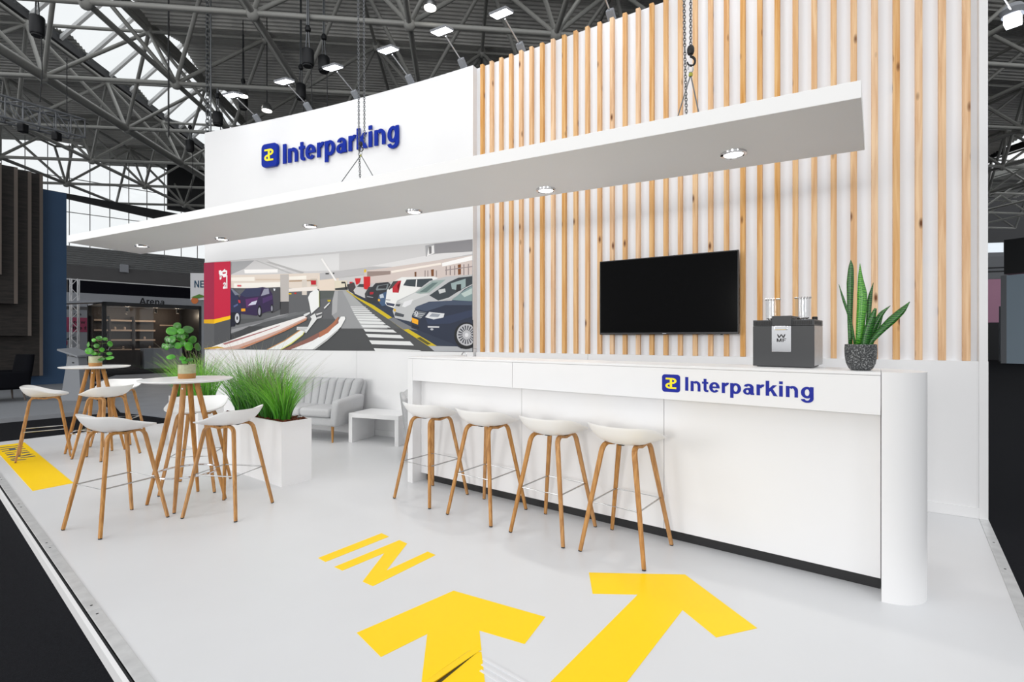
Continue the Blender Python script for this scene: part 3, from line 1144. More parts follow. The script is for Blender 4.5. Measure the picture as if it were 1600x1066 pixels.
def hoist(label, hx, hy, hz, anchors, tail, strands, k_):
    # k_ scales the bottom block and hook about the cable apex
    S_ = Matrix.Translation((hx, hy, hz)) @ Matrix.Scale(k_, 4) @ Matrix.Translation((-hx, -hy, -hz))
    t = thing('chain_hoist', label, 'chain hoist', (0, 0, 0), 0, 'chains carrying the canopy')
    for (dx, dy, zt, dx2) in strands:
        b = MB()
        chain_mesh(b, (hx + dx, hy + dy, hz + .34 * k_), (hx + dx2, hy + dy, zt))
        b.build('chain', galv, t, fix=False)
    b = MB()
    d0 = strands[0]
    chain_mesh(b, (hx + d0[0], hy + d0[1], hz + .34 * k_), (hx - .012, hy + .035, tail))
    b.build('chain_tail', galv, t, fix=False)
    # bottom block and hook
    b = MB().lathe([(.001, -.05), (.03, -.045), (.04, -.02), (.04, .02), (.03, .045), (.001, .05)], 14, S_ @ Matrix.Translation((hx, hy, hz + .31)))
    b.build('hook_block', black_metal, t, smooth=True)
    pts = []
    for k in range(13):
        a = PI * .5 - k * PI * 1.45 / 12
        pts.append((hx + .005 + .045 * math.cos(a), hy, hz + .185 + .052 * math.sin(a)))
    b = MB().tube([(hx, hy, hz + .27)] + pts, [.014] + [.016 - .0006 * k for k in range(13)], 8, M=S_)
    b.build('hook', black_metal, t, smooth=True)
    b = MB().tube([(hx + .028 * math.cos(a), hy, hz + .10 + .045 * math.sin(a)) for a in [2 * PI * k / 12 for k in range(12)]], .008, 6, closed=True, M=S_)
    b.build('shackle', steel, t, smooth=True)
    b = MB().lathe([(.001, -.02), (.02, -.018), (.024, 0), (.02, .018), (.001, .02)], 12, S_ @ Matrix.Translation((hx, hy, hz + .03)))
    b.build('swivel', mat('yellow_green_tag', 'a3a33a', .5), t, smooth=True)
    for ax_, ay_ in anchors:
        c = MB().tube([(hx, hy, hz + .02), (ax_, ay_, HC + .145)], .0045, 6).build('cable', galv, t)
        MB().tube([(ax_ + .018 * math.cos(a), ay_, HC + .126 + .024 * math.sin(a)) for a in [2 * PI * k / 10 for k in range(10)]], .0045, 5, closed=True).build('eye_bolt', steel, c, smooth=True)
    return t


hoist('steel chain and hook with two cables carrying the canopy before the curved wall', -1.487, 4.85, 3.20,
      [(-1.86, 5.03), (-1.257, 4.70)], 2.812, [(-.02, 0, 10.6, -.05), (.035, 0, 10.6, .0)], .42)
hoist('steel chain and hook with two cables carrying the canopy before the timber slats', 1.269, 3.5, 3.27,
      [(1.142, 3.55), (1.325, 3.42)], 2.812, [(-.035, .02, 10.6, -.13), (.0, 0, 10.6, .0)], .62)


# ================================================================ COUNTER
CA = math.atan(-.7317)
counter = thing('bar_counter', 'long white bar counter with rounded right end and blue lettering', 'counter', (-.972, 4.817, 0), CA)
CL = 3.668
R = .2027
HCNT = 1.234
MB().box(-.07, -.0015, 0, .64, 0, HCNT - .018).build('end_panel', white, counter, bevel=.0015)
f1 = MB().box(.0, 1.205, 0, .14, 1.003, HCNT - .018).build('fascia', white, counter, bevel=.0015)
f2 = MB().box(1.208, CL - .004, 0, .14, 1.003, HCNT - .018).build('fascia', white, counter, bevel=.0015)
b = MB()
b.prism([(-.07, -.002), (CL - .003, -.002), (CL - .003, .4054), (.12, .4054), (.12, .64), (-.07, .64)], HCNT - .0165, HCNT)
b.build('worktop', white, counter, bevel=.0015)
for x0, x1 in ((0, 1.22), (1.223, 2.443), (2.446, CL - .003)):
    MB().box(x0, x1, .115, .40, .078, 1.0015).build('front_panel', white, counter, bevel=.001)
MB().box(.03, CL - .005, .165, .39, 0, .077).build('plinth', black, counter)
pts = [(CL, 0)] + [(CL + R * math.sin(a), R - R * math.cos(a)) for a in [PI * k / 32 for k in range(33)]] + [(CL, 2 * R)]
MB().prism(pts, 0, HCNT).build('rounded_end', white, counter, smooth=25)
# printed lettering on the fascia
EM = Matrix(((1, 0, 0, 0), (0, 0, -1, 0), (0, 1, 0, 0), (0, 0, 0, 1)))   # x along, y up, z towards the room


def fas(s0, z):
    return lambda s: Matrix.Translation((s0 + s, -.0002, z)) @ EM


ci = .807
s_t0 = (.9745 + .972) / .807
X_at = lambda u: u * 4.1056 / (1 + .7317 * u)
s_of = lambda px: (X_at((px - 800) / 770.) + .972) / .807
ta, tb_ = s_of(1034.5), s_of(1062.8)
tl = MB().prism(rounded([(0, 0, .02), (tb_ - ta, 0, .02), (tb_ - ta, .119, .02), (0, .119, .02)]), 0, .0012, fas(ta, 1.054)(0)).build('emblem_tile', blue_print, f2)
sy = MB()
w_ = tb_ - ta
for k, q in enumerate(emblem_polys()):
    sy.prism([(w_ * (.5 + (x - .5) * .64), .119 * (.5 + (y - .5) * .64)) for x, y in q], .0012, .002 + k * 3e-5, fas(ta, 1.054)(0))
sy.build('emblem_symbol', yellow_sym, f2)
la, lb = s_of(1068.5), s_of(1274)
letters('Interparking', .0905, fas(la, 1.070), .0012, blue_print, f2, length=(lb - la))

# low back counter behind it that carries the tap
backc = thing('back_counter', 'low white cabinet behind the left end of the bar counter', 'cabinet', (-.972, 4.817, 0), CA)
MB().box(-.05, .75, .68, .9, 0, .9).build('body', white, backc, bevel=.002)
MB().box(-.07, .77, .66, .92, .9, .93).build('worktop', white, backc, bevel=.002)
tap = thing('tap', 'slim chrome swan-neck tap peeking over the left end of the counter', 'tap', (-.972, 4.817, .93), CA)
Mt = Matrix.Translation((-.03, .75, 0))
MB().lathe([(.022, 0), (.022, .03), (.014, .05), (.012, .06)], 16, Mt).build('base', chrome, tap, smooth=True)
MB().tube([(0, 0, .05), (0, 0, .29)] + [(.035 - .035 * math.cos(a), 0, .29 + .04 * math.sin(a)) for a in [PI * k / 10 for k in range(1, 11)]] + [(.07, 0, .26)], .006, 8, M=Mt).build('spout', chrome, tap, smooth=True)
MB().tube([(.012, 0, .03), (.05, 0, .05)], .005, 6, M=Mt).build('lever', chrome, tap, smooth=True)

# ================================================================ TELEVISION
TVM_o = SW @ Vector((sx(1.612), -.055, 0))
tv = thing('television', 'large black flat screen television mounted on the timber slats', 'television', (TVM_o.x, TVM_o.y, 0), SWA)
W2 = .705
b = MB().box(-W2, W2, -.028, .01, 1.455, 2.264)
bd = b.build('casing', tv_frame, tv, bevel=.004)
MB().box(-W2 + .010, W2 - .010, -.0295, -.0275, 1.476, 2.254).build('screen', screen, tv)
MB().box(-W2 * .7, W2 * .7, .01, .04, 1.6, 2.1).build('back_cover', tv_frame, tv, bevel=.01)
MB().box(-.25, .25, .04, .056, 1.7, 2.0).build('wall_bracket', black_metal, tv)
MB().box(-.018, .022, -.0292, -.0282, 1.460, 1.468).build('brand_plate', light_grey, tv)
MB().box(.54, .56, -.02, 0, 1.448, 1.456).build('sensor', black, tv)


# ================================================================ COFFEE MACHINE
mc = thing('coffee_machine', 'black and chrome coffee machine with two clear bean hoppers on the counter', 'coffee machine', (1.575, 3.222, HCNT), math.radians(-40))
ML, MD, MH = .345, .33, .318
MB().box(0, ML, 0, .016, .004, .262).build('front_cover', anthracite, mc, bevel=.002)
MB().box(.012, ML - .0, .0165, MD, .012, .262).build('side_body', steel, mc, bevel=.003)
MB().box(.02, ML - .02, .02, MD - .02, 0, .012).build('foot_base', black, mc)
# vented top band
vb = MB().box(0, ML, .004, MD, .263, .30).build('top_band', anthracite, mc, bevel=.002)
v = MB()
n = 0
for x in [.008 + .0095 * k for k in range(11)] + [.232 + .0095 * k for k in range(11)]:
    v.box(x, x + .0052, .0005, .0045, .268, .292)
for y in [.02 + .012 * k for k in range(22)]:
    v.box(ML - .0005, ML + .0005, y, y + .006, .268, .292)
v.build('vent_slots', black, vb)
MB().box(.115, .226, -.012, MD * .7, .263, .325).build('brew_head', anthracite, mc, bevel=.003)
MB().box(.112, .222, -.006, .0, .098, .262).build('chrome_panel', chrome, mc, bevel=.002)
MB().box(.132, .200, -.03, -.006, .235, .262).build('spout', chrome, mc, bevel=.004)
for txt, zz, ln in (('W', .186, .05), ('MF', .160, .056)):
    letters(txt, .022, (lambda s, z0=zz, l0=ln: Matrix.Translation((.167 - l0 / 2 + s, -.0062, z0)) @ EM), .0012, black, mc, length=ln)
for cx, cy in ((.085, .15), (.265, .12)):
    M0 = Matrix.Translation((cx, cy, .30))
    h = MB().lathe([(.042, 0), (.0425, .135), (.0415, .135), (.041, .004)], 28, M0, cap=False).build('bean_hopper', clear_m, mc, smooth=True)
    lid = MB().lathe([(.001, .141), (.04, .1405), (.044, .139), (.044, .136), (.001, .1355)], 28, M0, cap=False).build('hopper_lid', clear_m, h, smooth=30)
    bd = MB()
    for k in range(16):
        a = 2 * PI * k / 16
        bd.lathe([(.001, -.005), (.0045, -.002), (.0045, .002), (.001, .005)], 6, M0 @ Matrix.Translation((.044 * math.cos(a), .044 * math.sin(a), .142)))
    bd.build('lid_rim', steel, h, smooth=True)
    be = MB()
    for k in range(40):
        a, r = rnd.uniform(0, 2 * PI), .034 * math.sqrt(rnd.random())
        be.lathe([(.001, -.003), (.005, 0), (.001, .003)], 6, M0 @ Matrix.Translation((r * math.cos(a), r * math.sin(a), .006 + rnd.random() * .008)))
    o = be.build('coffee_beans', soil, h, fix=False)
    o['kind'] = 'stuff'
MB().lathe([(.016, 0), (.016, .018), (.012, .022), (.001, .022)], 14, Matrix.Translation((.322, .18, .30))).build('knob', black, mc, smooth=30)


# ================================================================ POTTED SNAKE PLANT
sp = thing('snake_plant', 'tall snake plant in a speckled dark stone pot on the counter', 'plant', (2.002, 2.83, HCNT))
prof = [(.02, 0), (.045, 0), (.058, .012), (.070, .04), (.0765, .08), (.078, .115), (.0765, .148), (.070, .150), (.068, .14), (.066, .12)]
MB().lathe(prof, 40, cap=False).build('pot', stone, sp, smooth=50)
MB().lathe([(.067, .132), (.03, .135), (.001, .136)], 24, cap=False).build('soil', soil, sp, smooth=True)
RV = Vector((.817, -.576, 0))       # across the view
FV = Vector((-.576, -.817, 0))      # towards the room


def snake_leaf(pts, widths, m, curl=.25, tilt=0.):
    """pts: (across, up, towards room) centreline, metres"""
    n = 14
    P = []
    W = []
    k = len(pts) - 1
    for i in range(n + 1):
        s = i / n * k
        j = min(int(s), k - 1)
        f = s - j
        f2_ = f
        a, c = Vector(pts[j]), Vector(pts[j + 1])
        P.append(a.lerp(c, f2_))
        W.append(widths[j] * (1 - f) + widths[j + 1] * f)
    # smooth the centreline
    for _ in range(2):
        P = [P[0]] + [(P[i - 1] + P[i] * 2 + P[i + 1]) / 4 for i in range(1, n)] + [P[-1]]
    rows = []
    for i in range(n + 1):
        d = (P[min(i + 1, n)] - P[max(i - 1, 0)]).normalized()
        sd = Vector((d.y, -d.x, 0)) if abs(d.y) + abs(d.x) > 0 else Vector((1, 0, 0))
        sd = (Vector((1, 0, tilt)) - d * Vector((1, 0, tilt)).dot(d)).normalized()
        nn = d.cross(sd)
        row = []
        for q in (-1, -.5, 0, .5, 1):
            p = P[i] + sd * (q * W[i] / 2) + nn * ((abs(q) ** 2) * W[i] * curl)
            row.append(RV * p.x + Vector((0, 0, 1)) * p.y + FV * p.z)
        rows.append(row)
    b = MB().grid(rows)
    o = b.build('leaf', m, sp, smooth=True)
    md = o.modifiers.new('thick', 'SOLIDIFY')
    md.thickness = .003
    return o


Kx = .00104 / 1.22
Kz = .00104


def LP(a, c, d=0.):
    return ((a - 685) * Kx, (565 - c) * Kz + .14, d)


snake_leaf([LP(628, 570, -.02), LP(625, 400, -.02), LP(627, 200, -.02), LP(632, 120, -.02), LP(630, 83, -.02)], [.020, .026, .036, .026, .002], snake_l)
snake_leaf([LP(675, 570, .015), LP(690, 380, .02), LP(695, 280, .02), LP(683, 190, .015), LP(682, 110, .01)], [.034, .046, .048, .024, .002], snake_b)
snake_leaf([LP(655, 570, .0), LP(632, 430, .01), LP(590, 310, .02), LP(563, 220, .02)], [.012, .013, .014, .002], snake_l, .3)
snake_leaf([LP(718, 570, .02), LP(770, 500, .03), LP(850, 420, .04), LP(900, 375, .045), LP(940, 332, .045)], [.02, .034, .046, .036, .003], snake_l, .2, .4)
snake_leaf([LP(705, 570, .035), LP(720, 500, .04), LP(745, 420, .045), LP(765, 362, .045)], [.034, .044, .038, .012], snake_l, .3)
snake_leaf([LP(712, 570, -.02), LP(728, 420, -.025), LP(735, 300, -.03), LP(755, 216, -.035)], [.018, .022, .024, .002], snake_l, .3)
snake_leaf([LP(722, 570, -.005), LP(748, 470, 0), LP(795, 385, .0), LP(845, 347, 0)], [.022, .03, .026, .002], snake_l, .25, .3)
snake_leaf([LP(735, 570, -.02), LP(775, 470, -.02), LP(805, 395, -.02)], [.018, .022, .003], snake_l, .25, .3)


# ================================================================ BAR STOOLS
def superell(t, a, bb, e):
    c, s = math.cos(t), math.sin(t)
    return (a * math.copysign(abs(c) ** (2 / e), c), bb * math.copysign(abs(s) ** (2 / e), s))


def sstep(x, a, b_):
    x = min(1, max(0, (x - a) / (b_ - a)))
    return x * x * (3 - 2 * x)


def make_stool(label):
    # local +y is the way a sitter faces; the low back is on the -y side
    t = thing('bar_stool', label, 'bar stool', (0, 0, 0))
    N = 56
    RH = [0, .18, .36, .54, .70, .82, .90, .96, 1.0]
    top, bot = [], []
    for rho in RH:
        rt, rb = [], []
        for k in range(N):
            th = 2 * PI * k / N
            x, y = superell(th, .25, .215, 2.7)
            yb = -y / .215
            zr = .757 + .090 * sstep(yb, -.55, .95) + .012 * (abs(x) / .25) ** 2
            if yb < -.4:
                zr -= .012 * sstep(-yb, .4, 1)
            zc = .730
            e = 2.6 + .9 * sstep(yb, -.2, .6)
            z = zc + (zr - zc) * rho ** e
            # the shell narrows towards its base
            pinch = rho ** .80
            rt.append((x * pinch, y * pinch, z))
            th_ = .007 if rho < 1 else .0
            rb.append((x * pinch * (1 - .002), y * pinch * (1 - .002), z - .008 - .014 * (1 - rho)))
        top.append(rt)
        bot.append(rb)
    b = MB()
    b.grid(bot[::-1] + top if False else top, wrap=True)
    b.grid(bot, wrap=True)
    m = len(RH)
    # rim
    o1 = (m - 1) * N
    o2 = m * N + (m - 1) * N
    b.f += [(o1 + k, o1 + (k + 1) % N, o2 + (k + 1) % N, o2 + k) for k in range(N)]
    b.build('seat', white_shell, t, smooth=60)
    leg0 = None
    for sx_ in (-1, 1):
        for sy_ in (-1, 1):
            foot = Vector((sx_ * .2225, sy_ * .2325, .006))
            knee = Vector((sx_ * .110, sy_ * .125, .712))
            mid = Vector((sx_ * .100, 0, .700))
            rad = .055
            d1 = (foot - knee).normalized()
            d2 = (mid + Vector((0, sy_ * .02, .012)) - knee).normalized()
            p0, p1 = knee + d1 * rad, knee + d2 * rad
            path = [foot]
            for k in range(9):
                q = k / 8
                path.append(p0 * (1 - q) ** 2 + knee * 2 * q * (1 - q) + p1 * q * q)
            path.append(mid)
            ws = [.024] + [.034] * 9 + [.036]
            lg = MB().ribbon(path, ws, .019, (1, .0, 0)).build('leg', oak, t, bevel=.003, seg=1)
            MB().ribbon([foot + d1 * .006, foot - d1 * .004], .02, .016, (1, 0, 0)).build('glide', rubber, lg)
    b = MB()
    z = .33
    q = (.712 - z) / .706
    x, y = .110 + .1125 * q - .004, .125 + .1075 * q - .002
    b.tube([(-x, -y, z), (x, -y, z), (x, y, z), (-x, y, z)], .0052, 8, closed=True)
    b.build('footrest', steel, t)
    b = MB().box(-.10, .10, -.03, .03, .709, .7125)
    b.box(-.02, .02, -.09, .09, .709, .7125)
    b.build('seat_bracket', black_metal, t)
    return t


st0 = make_stool('white shell bar stool with oak legs at the counter, farthest left beside its end panel')
rot = lambda deg: math.radians(deg - 90)
st0.location = (-.722, 4.408, 0)
st0.rotation_euler = (0, 0, rot(53))
st0['group'] = 'bar stools along the counter'
CG, TG = 'bar stools along the counter', 'bar stools around the high tables'
dup(st0, (-.202, 4.016, 0), rot(54), 'white shell bar stool with oak legs at the counter, second from the left end', CG)
dup(st0, (.307, 3.648, 0), rot(53), 'white shell bar stool with oak legs at the counter, third from the left end', CG)
dup(st0, (.772, 3.323, 0), rot(52), 'white shell bar stool with oak legs at the counter, nearest the blue lettering', CG)
dup(st0, (-3.019, 3.768, 0), rot(68), 'white bar stool in front of the near round table, nearest the aluminium floor edge', TG)
dup(st0, (-2.324, 4.053, 0), rot(171), 'white bar stool between the near round table and the grass planter', TG)
dup(st0, (-3.00, 4.69, 0), rot(-76), 'white bar stool behind the near round table, facing the camera through its legs', TG)
dup(st0, (-5.599, 5.907, 0), rot(41), 'white bar stool standing on the yellow floor patch left of the far round table', TG)
dup(st0, (-4.86, 5.91, 0), rot(164), 'white bar stool in front of the far round table, its low back to the right', TG)
dup(st0, (-5.32, 6.68, 0), rot(-75), 'white bar stool mostly hidden behind the far round table', TG)


# ================================================================ HIGH ROUND TABLES
def make_table(label):
    t = thing('high_table', label, 'table', (0, 0, 0))
    MB().lathe([(.001, 1.046), (.30, 1.046), (.335, 1.052), (.349, 1.060), (.350, 1.064), (.348, 1.067), (.001, 1.067)], 64, cap=False).build('tabletop', white_top, t, smooth=30)
    MB().lathe([(.11, 1.034), (.11, 1.0455), (.001, 1.0455)], 24).build('mounting_plate', black_metal, t)
    for k in range(4):
        a = math.radians(16.6 + 90 * k)
        f = Vector((.295 * math.cos(a), .295 * math.sin(a), .006))
        h = Vector((.075 * math.cos(a), .075 * math.sin(a), 1.034))
        lg = MB().tube([f, f.lerp(h, .3), f.lerp(h, .7), h], [.0125, .0175, .021, .022], 14).build('leg', oak_seat, t, smooth=50)
        bo = f.lerp(h, .955)
        out = Vector((math.cos(a), math.sin(a), .1))
        MB().tube([bo + out * .018, bo + out * .026], .006, 8).build('bolt', chrome, lg)
        MB().tube([f + Vector((0, 0, .004)), f - Vector((0, 0, .006))], .0115, 10).build('glide', rubber, lg)
    q = .264
    rr = .295 - .22 * (q / 1.034) - .008
    MB().tube([(rr * math.cos(2 * PI * k / 48), rr * math.sin(2 * PI * k / 48), q) for k in range(48)], .008, 8, closed=True).build('foot_ring', chrome, t, smooth=True)
    return t


tb1 = make_table('near high round white table on four oak legs with chrome foot ring')
tb1.location = (-2.815, 4.266, 0)
tb1['group'] = 'high round tables'
dup(tb1, (-5.19, 6.14, 0), math.radians(8), 'far high round white table beside the yellow floor patch', 'high round tables')


# ---------------------------------------------------------------- pilea plants on them
def pilea(label, loc, K, st, px0, py0, leaves, stem, hpot=.122):
    p = thing('pilea_plant', label, 'plant', loc, 0, 'round-leaved plants on the high tables')
    r = .067
    pt = MB().lathe([(.01, 0), (r * .94, 0), (r * .98, .006), (r, .03), (r, .044)], 36, cap=False).build('pot_base', pot_tan, p, smooth=40)
    MB().lathe([(r, .0442), (r, hpot), (r - .007, hpot), (r - .009, hpot - .02)], 36, cap=False).build('pot', pot_grey, p, smooth=40)
    MB().lathe([(r - .0085, hpot - .014), (.001, hpot - .012)], 20, cap=False).build('soil', soil, p)
    v = Vector((loc[0], loc[1], 0)).normalized()
    rv = Vector((v.y, -v.x, 0))
    fv = -v

    def pos(a, c, d):
        return rv * ((a - px0) * K / st) + Vector((0, 0, hpot + (py0 - c) * K)) + fv * d
    sp_ = [pos(a, c, 0) for a, c in stem]
    MB().tube(sp_, [.006 - .003 * k / (len(sp_) - 1) for k in range(len(sp_))], 8).build('stem', stemm, p, smooth=True)
    for (a, c, ra, rb, d) in leaves:
        ce = pos(a, c, d)
        ra, rb = ra * K / st * 1.05, rb * K * 1.05
        R_ = max(ra, rb)
        # lean the disc so its outline has the seen proportions
        nrm = fv.copy()
        if rb < ra:
            an = math.acos(max(.25, rb / ra))
            nrm = fv * math.cos(an) + Vector((0, 0, 1)) * math.sin(an)
        else:
            an = math.acos(max(.3, ra / rb))
            nrm = fv * math.cos(an) + rv * (math.sin(an) * (1 if a > px0 else -1))
        nrm = (nrm + Vector((rnd.uniform(-.15, .15), rnd.uniform(-.15, .15), rnd.uniform(0, .2)))).normalized()
        q = nrm.to_track_quat('Z', 'Y').to_matrix().to_4x4()
        Mx = Matrix.Translation(ce) @ q
        rows = []
        for rho in (.02, .3, .6, .85, 1.):
            rows.append([(R_ * rho * math.cos(2 * PI * k / 20), R_ * rho * .96 * math.sin(2 * PI * k / 20),
                          R_ * (.16 * (1 - rho * rho) + .05 * rho * math.sin(3 * 2 * PI * k / 20 + a))) for k in range(20)])
        lf = MB()
        lf.grid(rows, Mx, wrap=True)
        lf.f.append(tuple(range(19, -1, -1)))
        o = lf.build('leaf', pilea_l, p, smooth=True)
        md = o.modifiers.new('thick', 'SOLIDIFY')
        md.thickness = .0015
        # petiole from the nearest stem point
        s0 = min(sp_, key=lambda s: (s - ce).length + .4 * max(0, s.z - ce.z + .03))
        m_ = s0.lerp(ce, .5) + Vector((0, 0, .012))
        MB().tube([s0, s0.lerp(m_, .6), m_, ce], .0016, 5).build('petiole', petm, o)
    return p


pilea('round-leaved green pilea in two-tone pot on the near round table', (-2.83, 4.29, 1.067), .000728, 1.2, 467, 672,
      [(352, 215, 46, 44, .0), (290, 275, 66, 52, .03), (480, 255, 68, 46, .0), (395, 280, 42, 36, .06), (400, 345, 46, 46, .05), (290, 375, 46, 46, .06), (232, 375, 34, 42, -.02),
       (540, 375, 40, 46, .0), (490, 455, 52, 52, .06), (600, 465, 38, 50, .02), (285, 445, 38, 36, .04), (228, 460, 34, 40, .0), (360, 445, 48, 40, .05), (190, 450, 26, 32, -.03),
       (280, 578, 54, 26, .03), (415, 600, 38, 26, .03), (490, 615, 56, 18, .03), (448, 330, 40, 34, -.02), (520, 390, 44, 40, -.03), (440, 290, 36, 40, -.05), (340, 320, 40, 40, -.04),
       (420, 420, 36, 36, .02), (320, 270, 40, 44, -.02), (440, 640, 36, 20, .05)],
      [(470, 690), (475, 600), (450, 520), (428, 460), (405, 400), (400, 330)])
pilea('smaller round-leaved pilea in two-tone pot on the far round table', (-5.19, 6.14, 1.067), .000897, 1.3, 520, 468,
      [(432, 395, 56, 46, .03), (420, 310, 26, 42, .0), (570, 212, 46, 25, .0), (497, 247, 32, 26, .02), (655, 230, 36, 26, .0), (725, 300, 32, 42, .0), (535, 325, 42, 32, .04),
       (610, 380, 32, 32, .03), (715, 435, 42, 26, .0), (600, 508, 52, 22, .06), (720, 495, 62, 24, .05), (500, 432, 42, 20, .04), (480, 410, 30, 26, -.03), (590, 230, 30, 22, -.03), (560, 440, 28, 22, .0)],
      [(540, 490), (555, 430), (575, 370), (590, 300), (600, 250)], .125)


# ================================================================ PLANTERS WITH GRASS
def planter(label, loc, ang, LX, WY, hb, clumps, nbl, nfl, seed):
    """local +x along the long side from its near end, +y to the back"""
    rg = random.Random(seed)
    t = thing('grass_planter', label, 'planter', loc, ang, 'white planters with tall grass')
    b = MB()
    th = .016
    b.box(0, LX, 0, th, 0, hb)
    b.box(0, LX, WY - th, WY, 0, hb)
    b.box(0, th, th, WY - th, 0, hb)
    b.box(LX - th, LX, th, WY - th, 0, hb)
    b.box(th, LX - th, th, WY - th, hb - .16, hb - .05)
    b.build('box', white, t)
    b = MB()
    for k in range(int(420 * LX * WY / .36)):
        x, y = rg.uniform(.03, LX - .03), rg.uniform(.03, WY - .03)
        M = Matrix.Translation((x, y, hb - .03 + rg.uniform(-.02, .03))) @ Matrix.Rotation(rg.uniform(0, 6.3), 4, 'Z') @ Matrix.Rotation(rg.uniform(-.7, .7), 4, 'X') @ Matrix.Rotation(rg.uniform(-.5, .5), 4, 'Y')
        l, w, h = rg.uniform(.015, .04), rg.uniform(.008, .018), rg.uniform(.003, .008)
        b.box(-l, l, -w, w, -h, h, M)
    b.build('bark_mulch', bark, t, kind='stuff')
    vs, fs, cs = [], [], []

    def blade(x, y, ang_, h, lean, w, c0, c1, droop):
        n = 6
        dx, dy = math.cos(ang_), math.sin(ang_)
        i0 = len(vs)
        tw = rg.uniform(0, 6.3)
        wx, wy = math.cos(tw), math.sin(tw)
        for i in range(n + 1):
            q = i / n
            r = lean * (q ** 1.8)
            z = hb - .05 + h * (q - droop * q ** 3.2)
            ww = w * (1 - q) ** .6 * .5 + .0004
            px_, py_ = x + dx * r, y + dy * r
            vs.append((px_ - wx * ww, py_ - wy * ww, z))
            vs.append((px_ + wx * ww, py_ + wy * ww, z))
            c = [c0[k] * (1 - q) + c1[k] * q for k in range(3)] + [1]
            cs.append(c)
            cs.append(c)
        for i in range(n):
            a = i0 + 2 * i
            fs.append((a, a + 1, a + 3, a + 2))
    greens = [('2f7a22', '6fb43a'), ('3f9a22', '8fd048'), ('2a6a2a', '5b9440'), ('4aa82a', '8ccf3e')]
    for (cx, cy, rad, hh, g) in clumps:
        for k in range(nbl):
            a = rg.uniform(0, 2 * PI)
            r = rad * math.sqrt(rg.random())
            c0, c1 = greens[(g + rg.choice((0, 0, 0, 1, 2))) % 4]
            h = hh * rg.uniform(.55, 1.05)
            blade(cx + r * math.cos(a), cy + r * math.sin(a), a + rg.uniform(-.8, .8), h, h * rg.uniform(.05, .6) * (.4 + r / rad), rg.uniform(.004, .0075), lin(c0), lin(c1), rg.uniform(0, .35))
        for k in range(nfl):
            a = rg.uniform(0, 2 * PI)
            r = rad * math.sqrt(rg.random())
            h = hh * rg.uniform(.95, 1.28)
            blade(cx + r * math.cos(a), cy + r * math.sin(a), a, h, h * rg.uniform(.15, .7), .0028, lin('55803a'), lin('a39c84'), rg.uniform(0, .25))
    me = bpy.data.meshes.new('grass')
    me.from_pydata(vs, [], fs)
    at = me.color_attributes.new('tone', 'FLOAT_COLOR', 'POINT')
    at.data.foreach_set('color', [v for c in cs for v in c])
    me.materials.append(grassm)
    o = bpy.data.objects.new('grass', me)
    COL.objects.link(o)
    o.parent = t
    o['kind'] = 'stuff'
    return t


PA = math.atan2(.59, -.807)
# near planter: near corner (-2.188, 4.679); long side runs away to the left
planter('white box planter with dense tall grass and bark, beside the sofa', (-2.188, 4.679, 0), PA, 1.2, -.31, .615, [], 0, 0, 3) if False else None
pl1 = planter('white box planter with dense tall grass and bark, in front of the sofa', (-2.188 - .807 * 1.2, 4.679 + .59 * 1.2, 0), math.atan2(-.59, .807), 1.2, .31, .615,
              [(.20, .15, .10, .68, 2), (.47, .16, .11, .74, 2), (.72, .15, .10, .66, 0), (.95, .15, .075, .60, 3)], 420, 80, 11)
pl2 = planter('white box planter with light green grass, behind the near round table', (-4.78, 6.86, 0), math.atan2(-.59, .807), .95, .31, .615,
              [(.16, .15, .11, .60, 1), (.46, .15, .13, .68, 1), (.76, .15, .12, .66, 1)], 330, 60, 23)


# ================================================================ SOFA, ARMCHAIR, COFFEE TABLE
def cushion(b, x0, x1, y0, y1, z0, z1, r, n=5, M=None, puff=0.):
    """rounded block as a stack of rounded rectangles"""
    rows = []
    prof = []
    for k in range(n + 1):
        a = PI / 2 * k / n
        prof.append((r * (1 - math.cos(PI / 2 - a)), z0 + r * (1 - math.sin(PI / 2 - a)) if False else z0 + r - r * math.cos(a)))
    lower = [(r - r * math.sin(PI / 2 * k / n), z0 + r - r * math.cos(PI / 2 * k / n)) for k in range(n + 1)]
    upper = [(r - r * math.cos(PI / 2 * k / n), z1 - r + r * math.sin(PI / 2 * k / n)) for k in range(n + 1)]
    for ins, z in lower + upper:
        rr = max(.004, r - ins * .6)
        rows.append([(x, y, z) for x, y in rounded([(x0 + ins, y0 + ins, rr), (x1 - ins, y0 + ins, rr), (x1 - ins, y1 - ins, rr), (x0 + ins, y1 - ins, rr)], 4)])
    m = len(rows[0])
    base = len(b.v)
    b.grid(rows, M, wrap=True)
    b.f.append(tuple(base + i for i in range(m - 1, -1, -1)))
    t = base + (len(rows) - 1) * m
    b.f.append(tuple(t + i for i in range(m)))
    return b


